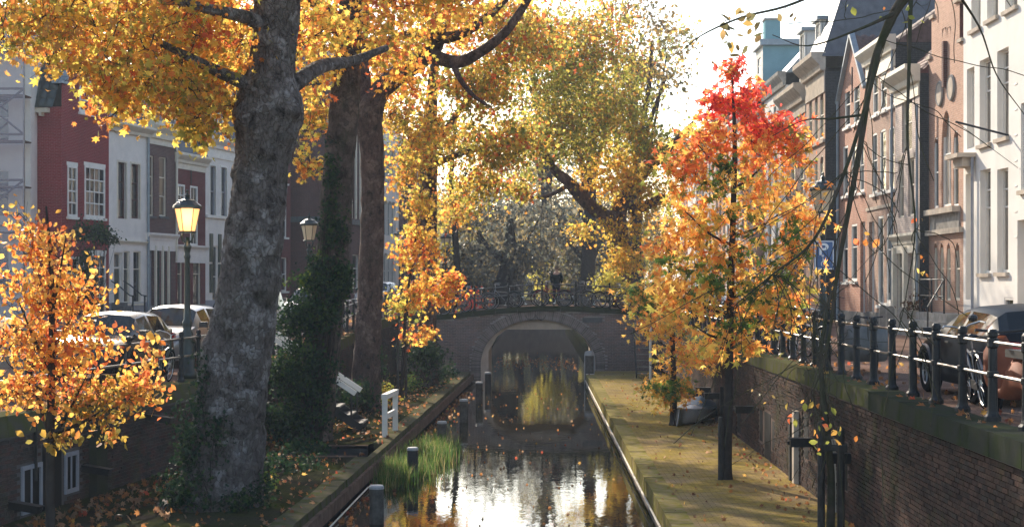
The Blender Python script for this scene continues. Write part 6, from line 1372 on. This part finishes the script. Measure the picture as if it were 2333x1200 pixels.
for k,(x_,y_,a_) in enumerate(pan): putbike((x_,y_,ZQR+.01), a_, 'bicycle at the right railing, %s from the viewer beyond the covered cargo bike' % nth[k], 'bicycles on the right quay', ['bkgrey',None,'bkgreen',None,'bkred'][k%5], R(7))
putbike((5.85,21.4,ZQR+.01), R(84), 'bicycle between the right railing and the dark blue hatchback', 'bicycles on the right quay', 'bkgrey', R(-8))
lefts = [(46.2,1.5,'green bicycle at the left railing under the van plate'),(57.0,1.9,'bicycle at the left railing right of the ivy trunk'),(58.0,1.6,'bicycle second right of the ivy trunk at the railing'),(61.2,1.8,'bicycle at the left railing right of the reddish plane'),(62.6,1.5,'bicycle second right of the reddish plane'),(64.0,1.7,'bicycle nearest the left bridge end'),(34.0,1.55,'dark bicycle against the left railing before the black hatchback')]
for k,(y_,a_,lab) in enumerate(lefts): X = XL(y_)-.62; putbike((X,y_,ZL(X,y_)+.01), a_, lab, 'bicycles on the left quay', ['bkgreen',None,'bkgrey'][k%3], R(6))

# ------------------------------------------------------------------ mooring piles
def pile(label, x, y, top, r, mat='pile', cap='pilecap', dome=False):
    o = empty('mooring_pile', (x,y,0), 0, label, 'pile', 'mooring piles in the canal')
    mb = MB().lathe([(r,-.5),(r*1.02,0),(r,top*.6),(r*.98,top-.05)], 12); mb.build('post', M[mat], o)
    MB().lathe([(r*1.06,top-.05),(r*1.06,top-.01),(r*.9,top+(.12 if dome else .015)),(0,top+(.16 if dome else .02))], 12).build('cap', M[cap], o)
    if dome:
        for s in (-1,1): MB().box(s*r*.98-.02,s*r*.98+.02,-r*.6,-r*.5,-.1,top-.05).build('guard_strip', M['pilecap'], o)
pile('nearest grey mooring pile at the bottom of the picture', -2.75, 28.5, .66, .125)
pile('black mooring pile standing in the reed grass', -2.57, 34.6, .70, .115, 'wooddark')
pile('mooring pile at the far end of the reed grass', -2.36, 42, .62, .12); pile('grey mooring pile past the reed grass', -2.1, 49, .68, .125); pile('dark mooring pile second from the arch', -1.88, 56.5, .74, .12); pile('dark mooring pile nearest the left foot of the arch', -1.74, 62.4, .74, .12, 'wooddark')
pile('tall domed pile at the right foot of the arch', 2.32, 67.2, 1.22, .20, 'pile', 'pilecap', True)

# ------------------------------------------------------------------ left stair, gate, stakes, boat, right stair
st = empty('wharf_stair', (-4.35,41.8,ZW), 0, 'dark wooden stair with white handrails up to the left quay', 'stair'); n=8; run=2.35; rise=1.65
for k in range(n): MB().box(-run*(k+1)/n-.03,-run*k/n+.02,-.62,.62,rise*(k+1)/n-.05,rise*(k+1)/n).build('tread', M['wooddark'], st); MB().box(-run*k/n,-run*k/n+.03,-.61,.61,rise*(k+1)/n-.03,rise*(k+1)/n+.006).build('nosing', M['stone'], st)
for s in (-.66,.66):
    MB().bar((0,s,.05),(-run,s,rise+.0),.05,.2).build('stringer', M['wooddark'], st)
    MB().bar((-.15,s,.95),(-run,s,rise+.78),.06,.13).build('handrail', M['white'], st)
    for t in (.05,.5,.95): MB().bar((-.15-(run-.15)*t,s,rise*t),(-.15-(run-.15)*t,s,.93+(rise-.15)*t),.045).build('baluster', M['wooddark'], st)
gt = empty('timber_guard', (-3.62,39.6,ZW), R(-4), 'short white timber guard rail at the left wharf edge', 'guard rail')
for y_ in (0,1.65): MB().box(-.06,.06,y_-.06,y_+.06,0,.93).build('post', M['white'], gt)
MB().box(-.07,.07,-.1,1.75,.93,1.05).build('top_rail', M['white'], gt); MB().box(-.03,.03,.06,1.59,.42,.56).build('middle_rail', M['white'], gt)
def stake(label, x, y, h_, r=.05, mat='wooddark', group=None):
    o = tag(MB().lathe([(r*1.05,0),(r,.05),(r*.95,h_-.04),(r*.7,h_)], 9).build('tree_stake', M[mat], None, False, (x,y,ZW)), label, 'stake', group); return o
stake('dark stake beside the flame coloured sweetgum', m1[0][0]-.12, 31.1, 1.2, .055); stake('stake left of the bare sapling', sp[0][0]-.16, 24.9, 1.65, .06); stake('stake right of the bare sapling', sp[0][0]+.17, 25.05, 1.55, .06)
stake('left stake of the young maple before the bridge', ts[0][0]-.12, 53, 1.9, .05, 'pile'); stake('right stake of the young maple before the bridge', ts[0][0]+.13, 53.1, 1.9, .05, 'pile')
tag(MB().box(-.22,.22,-.02,.02,1.2,1.3).build('stake_band', M['wooddark'], None, False, (sp[0][0],24.85,ZW)), 'dark band tying the bare sapling to its stakes', 'band')
M['hull'] = pm('pale grey hull', (.50,.51,.52), .3, 0, .15, 3, .03, spec=.6); M['tarp'] = pm('blue tarpaulin', (.03,.07,.11), .35, 0, .3, 5, .5)
bo = empty('rowing_boat', (3.83,42.7,ZW), R(66), 'grey rowing boat under a blue tarpaulin on the right wharf', 'boat'); V=[];F=[]; ns=10; nr=9
for i in range(ns+1):
    t=i/ns; w=.02+.46*math.sin(math.pi*.5*min(1,t/.5))**.8*(1-.3*max(0,t-.5)); hgt=.34+.10*(1-t)**2
    for k in range(nr): a=math.pi*k/(nr-1); V.append((-.0+2.5*t-.2*(1-t)*math.sin(a), -w*math.cos(a), hgt*(1-math.sin(a)**.7)))
for i in range(ns):
    for k in range(nr-1): F.append((i*nr+k,i*nr+k+1,(i+1)*nr+k+1,(i+1)*nr+k))
F.append(tuple(range(nr))); F.append(tuple(ns*nr+k for k in range(nr)))
MB().add(V,F).build('hull', M['hull'], bo, True)
dk = MB(); V=[];F=[]
for i in range(ns+1):
    t=i/ns; w=.02+.47*math.sin(math.pi*.5*min(1,t/.5))**.8*(1-.3*max(0,t-.5)); hgt=.34+.10*(1-t)**2
    for k in range(7): a=k/6; V.append((2.5*t-.01,-w+2*w*a,hgt+.01+(.10+(.22 if t > .45 else 0)*math.sin(math.pi*min(1,(t-.45)/.55)) if t>.2 else .03)*math.sin(math.pi*a)+(.03*noise.noise(Vector((t*7,a*4,1))) if t>.4 else 0)))
for i in range(ns):
    for k in range(6): F.append((i*7+k,i*7+k+1,(i+1)*7+k+1,(i+1)*7+k))
k4=4*6
MB().add(V[:35],F[:k4]).build('foredeck', M['hull'], bo, True); MB().add([(q[0],q[1]*1.03,q[2]+.01) for q in V[28:]],[tuple(i-28 for i in f) for f in F[k4:]]).build('tarpaulin', M['tarp'], bo, True)
rs = empty('wharf_stair', (4.05,63.2,ZW), 0, 'dark steep stair up to the right end of the bridge', 'stair'); n=9
for k in range(n): MB().box(0,.95,.26*k,.26*k+.28,.235*(k+1)-.04,.235*(k+1)).build('tread', M['wooddark'], rs); MB().box(0,.95,.26*k-.012,.26*k-.001,.235*(k+1)-.035,.235*(k+1)+.004).build('nosing', M['stone'], rs)
for s in (-.03,.98): MB().bar((s,0,.1),(s,2.3,2.1),.05,.2,(0,0,1)).build('stringer', M['wooddark'], rs)
tag(MB().lathe([(.06,0),(.05,.05),(.05,2.0),(.03,2.05)],8).build('white_pole', M['white'], None, False, (P(1482,0,62.6)[0]-.0,62.6,ZW)), 'white pole beside the stair at the right of the bridge', 'pole')

# ------------------------------------------------------------------ right street furniture
for k,(px_,py_) in enumerate(((2012,752),(2028,756),(2056,762))):
    x_,y_,z_ = P(px_,py_,3700*(ZC-ZQR)/(py_-CY)); pts=[(-.13,0),(.13,0),(.13,.72)]+[(.13*math.cos(a),.72+.13*math.sin(a)) for a in np.linspace(.3,math.pi-.3,6)]+[(-.13,.72)]
    o = MB().prism(pts,1,-.07,.07).build('stone_bollard', M['stone'], None, False, (x_,y_,ZQR)); tag(o, 'round topped stone bollard, %s from the left before the pale brick house' % ['first','second','third'][k], 'bollard', 'stone bollards')
x_,y_,z_ = P(2082,758,3700*(ZC-ZQR)/118); pn = empty('planter', (x_,y_,ZQR), 0, 'stone planter with drooping dark plant by the doorstep', 'planter'); MB().lathe([(.16,0),(.16,.5),(.2,.55),(.2,.72),(.17,.72),(0,.66)],10).build('pot', M['stonepale'], pn)
cl_ = rng.normal(0,1,(260,3))*np.array([.2,.2,.16])+np.array([0,0,.85]); cl_[:80] = rng.normal(0,1,(80,3))*np.array([.1,.1,.25])+np.array([-.18,-.1,.5]); leaf_mesh('plant', cl_, rng.uniform(.06,.12,260), pick('litter',260)*.35, T_OVAL, M['leaf'], pn)['kind'] = 'stuff'
M['greytarp'] = pm('grey cover cloth', (.16,.155,.15), .8, 0, .3, 4, .3); M['browntarp'] = pm('brown scooter body', (.20,.06,.03), .7, 0, .25, 4, .1)
cb = empty('cargo_bicycle', (5.95,29.4,ZQR), R(88), 'cargo bicycle with a rounded grey covered box at right railing', 'cargo bicycle')
pts=[(-.62,.22),(.50,.22),(.62,.42),(.66,.72),(.60,.84),(-.45,.86),(-.66,.80),(-.72,.5)]; bx = MB(); prf=pts
V=[];F=[]
for j,(yy_,sc_) in enumerate(((-.36,.86),(-.30,.97),(-.15,1.0),(.15,1.0),(.30,.97),(.36,.86))):
    for (a,c) in prf: V.append((a*sc_,yy_,.53+(c-.53)*sc_))
m_=len(prf)
for j in range(5):
    for k in range(m_): F.append((j*m_+k,j*m_+(k+1)%m_,(j+1)*m_+(k+1)%m_,(j+1)*m_+k))
F.append(tuple(range(m_))); F.append(tuple(5*m_+k for k in range(m_)))
bx.add(V,F); bx.build('covered_box', M['greytarp'], cb, True)
for (xw,rw) in ((.62,.26),(-1.25,.33)): w=MB().torus((xw,0,rw),rw-.02,.024,1,22,6).build('wheel', M['rubber'], cb); MB().torus((xw,0,rw),rw-.05,.012,1,20,4).build('rim', M['chrome'], w)
fm=MB().tube([(-.7,0,.35),(-1.0,0,.4),(-1.25,0,.33)],.02,6); fm.tube([(-1.0,0,.4),(-1.08,0,.9)],.018,6); fm.tube([(-.7,-.25,1.02),(-.66,0,1.0),(-.7,.25,1.02)],.013,6); fm.tube([(-.7,0,.4),(-.66,0,1.0)],.016,6); tag(fm.build('frame', M['bkblack'], cb), kind='stuff'); MB().obox((-1.1,0,.93),(.13,0,0),(0,.08,0),(0,0,.03)).build('saddle', M['black'], cb)
scr_ = empty('motor_scooter', (5.78,19.5,ZQR), R(93), 'brown motor scooter at the right edge behind the railing', 'scooter')
V=[];F=[]; prof=[(-.85,.45,.16,.34),(-.7,.62,.2,.34),(-.4,.74,.19,.30),(-.12,.72,.15,.24),(.05,.40,.16,.22),(.3,.36,.17,.22),(.45,.75,.2,.24),(.55,.98,.2,.30),(.66,.80,.13,.40),(.78,.55,.07,.42)]
for (x_,zt_,w_,zb2) in prof:
    for k in range(8): a=2*math.pi*k/8+math.pi/8; V.append((x_,w_*1.08*math.cos(a),(zt_+zb2)/2+(zt_-zb2)/2*1.08*math.sin(a)))
for i in range(len(prof)-1):
    for k in range(8): F.append((i*8+k,i*8+(k+1)%8,(i+1)*8+(k+1)%8,(i+1)*8+k))
F.append(tuple(range(8))); F.append(tuple((len(prof)-1)*8+k for k in range(8)))
MB().add(V,F).build('body', M['browntarp'], scr_, True)
for xw in (-.62,.72): MB().torus((xw,0,.23),.17,.06,1,18,8).build('wheel', M['rubber'], scr_)
MB().tube([(.5,-.32,1.05),(.52,0,1.02),(.5,.32,1.05)],.018,6).build('handlebar', M['black'], scr_); MB().obox((-.42,0,.79),(.36,0,0),(0,.14,0),(0,0,.045)).build('saddle', M['black'], scr_); MB().lathe([(.0,-.05),(.05,-.03),(.06,0),(.05,.03),(0,.05)],8,(.46,.36,1.2)).build('mirror', M['black'], scr_)
M['board1'] = pm('copper brown board', (.38,.16,.09), .55, 0, .35, 3, .15); M['board2'] = pm('pale plywood board', (.58,.38,.27), .6, 0, .25, 3, .12)
o = tag(MB().obox((0,0,.75),(.42,0,.0),(0,.03,.01),(-.06,0,.75)).build('leaning_board', M['board1'], None, False, P(1822,0,52)[:2]+(ZQR,)), 'copper brown board standing behind the right lamp', 'board')
o = tag(MB().obox((0,0,.62),(.32,0,.0),(0,.03,.01),(.02,0,.62)).build('leaning_board', M['board2'], None, False, P(1852,0,51.5)[:2]+(ZQR,)), 'pale plywood board in front of the copper brown one', 'board')

# ------------------------------------------------------------------ people
M['skin'] = pm('skin', (.45,.26,.18), .55, 0, .1, 8, 0); M['coat'] = pm('dark jacket', (.018,.026,.026), .8, 0, .25, 12, .2); M['trouser'] = pm('dark trousers', (.025,.028,.035), .85, 0, .2, 12, .2); M['hair'] = pm('grey brown hair', (.17,.12,.08), .7, 0, .3, 30, .3)
def skin_obj(name, verts, edges, radii, mat, parent, root=0, sub=2):
    me = bpy.data.meshes.new(name); me.from_pydata(verts, edges, []); o = bpy.data.objects.new(name, me); COL.objects.link(o); o.parent = parent
    md = o.modifiers.new('skin','SKIN'); md.use_smooth_shade = True
    if not me.skin_vertices: me.attributes
    for i, r in enumerate(radii): me.skin_vertices[0].data[i].radius = r if isinstance(r, tuple) else (r, r)
    me.skin_vertices[0].data[root].use_root = True
    sb = o.modifiers.new('sub','SUBSURF'); sb.levels = sub; sb.render_levels = sub; me.materials.append(mat); return o
def person(label, loc, rz, coat):
    r_ = empty('person', loc, rz, label, 'person')      # faces +y
    V=[(0,0,.95),(0,0,1.08),(0,0,1.25),(0,-.01,1.40),(0,0,1.50),(0,.015,1.58),(0,.02,1.66),(0,.015,1.74)]; E=[(0,1),(1,2),(2,3),(3,4),(4,5),(5,6),(6,7)]; Rr=[(.15,.10),(.14,.095),(.155,.105),(.14,.09),(.055,.055),(.07,.08),(.078,.095),(.05,.065)]
    def ch(p, pts, rad):
        for q,w in zip(pts,rad): V.append(q); Rr.append((w,w)); E.append((p,len(V)-1)); p=len(V)-1
        return p
    for s in (-1,1):
        ch(0,[(s*.10,0,.88),(s*.11,.01,.52),(s*.115,-.02,.10),(s*.12,.10,.04)],[.085,.058,.045,.04])
        h_ = ch(3,[(s*.20,-.01,1.40),(s*.235,-.03,1.12),(s*.20,.13,1.0),(s*.17,.22,1.0)],[.06,.05,.036,.03])
        for k in range(4): ch(h_,[(s*(.19-.018*k),.29,1.005-.004*k),(s*(.185-.018*k),.33+.01*(k in (1,2)),.985)],[.011,.009])
        ch(h_,[(s*.13,.26,1.02),(s*.115,.29,1.01)],[.012,.010])
    skin_obj('body', V, E, Rr, M['skin'], r_)
    V=[(0,0,.84),(0,0,1.0),(0,0,1.2),(0,-.005,1.38),(0,0,1.47)]; E=[(0,1),(1,2),(2,3),(3,4)]; Rr=[(.185,.125),(.185,.125),(.19,.13),(.175,.115),(.075,.075)]
    for s in (-1,1): ch(3,[(s*.205,-.01,1.39),(s*.245,-.03,1.12),(s*.205,.12,1.0)],[.078,.066,.05])
    skin_obj('jacket', V, E, Rr, M[coat], r_)
    V=[(0,0,.92)]; E=[]; Rr=[(.165,.115)]
    for s in (-1,1): ch(0,[(s*.095,0,.84),(s*.11,.01,.5),(s*.118,-.015,.09)],[.10,.075,.065])
    skin_obj('trousers', V, E, Rr, M['trouser'], r_)
    hm=MB(); 
    for i in range(7):
        for k in range(12):
            a=2*math.pi*k/12; ph=math.pi*.62*i/6; fx_=.088*math.sin(ph)*math.cos(a); fy=.108*math.sin(ph)*math.sin(a)-.012; hm.v.append((fx_,fy+.015,1.665+.112*math.cos(ph)-(.02 if math.sin(a)<0 else -.03)*(i/6)))
    for i in range(6):
        for k in range(12): hm.f.append((i*12+k,(i+1)*12+k,(i+1)*12+(k+1)%12,i*12+(k+1)%12))
    hm.build('hair', M['hair'], r_, True)
    for s in (-1,1): MB().lathe([(0,-.03),(.012,-.02),(.016,0),(.012,.02),(0,.03)],6,(s*.082,.01,1.64)).build('ear', M['skin'], r_); MB().lathe([(0,-.012),(.011,0),(0,.012)],6,(s*.033,.098,1.66)).build('eye', M['black'], r_)
    MB().add([(0,.10,1.665),(-.014,.108,1.62),(.014,.108,1.62),(0,.125,1.625)],[(0,1,3),(0,3,2),(1,2,3)]).build('nose', M['skin'], r_); MB().box(-.022,.022,.097,.104,1.588,1.597).build('mouth', M['bkred'], r_)
    for s in (-1,1): MB().add([(s*.12-.045,-.07,0),(s*.12+.045,-.07,0),(s*.12+.05,.12,0),(s*.12+.03,.19,0),(s*.12-.03,.19,0),(s*.12-.05,.12,0),(s*.12-.04,-.06,.09),(s*.12+.04,-.06,.09),(s*.12+.04,.08,.08),(s*.12+.02,.17,.04),(s*.12-.02,.17,.04),(s*.12-.04,.08,.08)],[(5,4,3,2,1,0),(6,7,8,11),(8,9,10,11),(0,1,7,6),(1,2,8,7),(2,3,9,8),(3,4,10,9),(4,5,11,10),(5,0,6,11)]).build('shoe', M['black'], r_)
    return r_
xm_ = (1268-CX)/FPX*71.5
person('person in a dark jacket seen from behind on the bridge', (xm_,71.6,zd(xm_)-.01), R(-6), 'coat')
x2_ = P(1846,0,53)[0]; person('person in dark clothes behind the boards on the right quay', (x2_,53.2,ZQR), R(170), 'coat')

# ------------------------------------------------------------------ autumn haze
m = bpy.data.materials.new('autumn haze'); m.use_nodes = True; nt = m.node_tree; nt.nodes.remove(nt.nodes['Principled BSDF'])
pv = nt.nodes.new('ShaderNodeVolumePrincipled'); pv.inputs['Color'].default_value = (.78,.88,1,1); pv.inputs['Density'].default_value = .0006; pv.inputs['Anisotropy'].default_value = .1
nt.links.new(pv.outputs[0], nt.nodes['Material Output'].inputs['Volume'])
tag(MB().box(-1501,1501,-401,2501,-1.5,27).build('haze', m), kind='stuff')
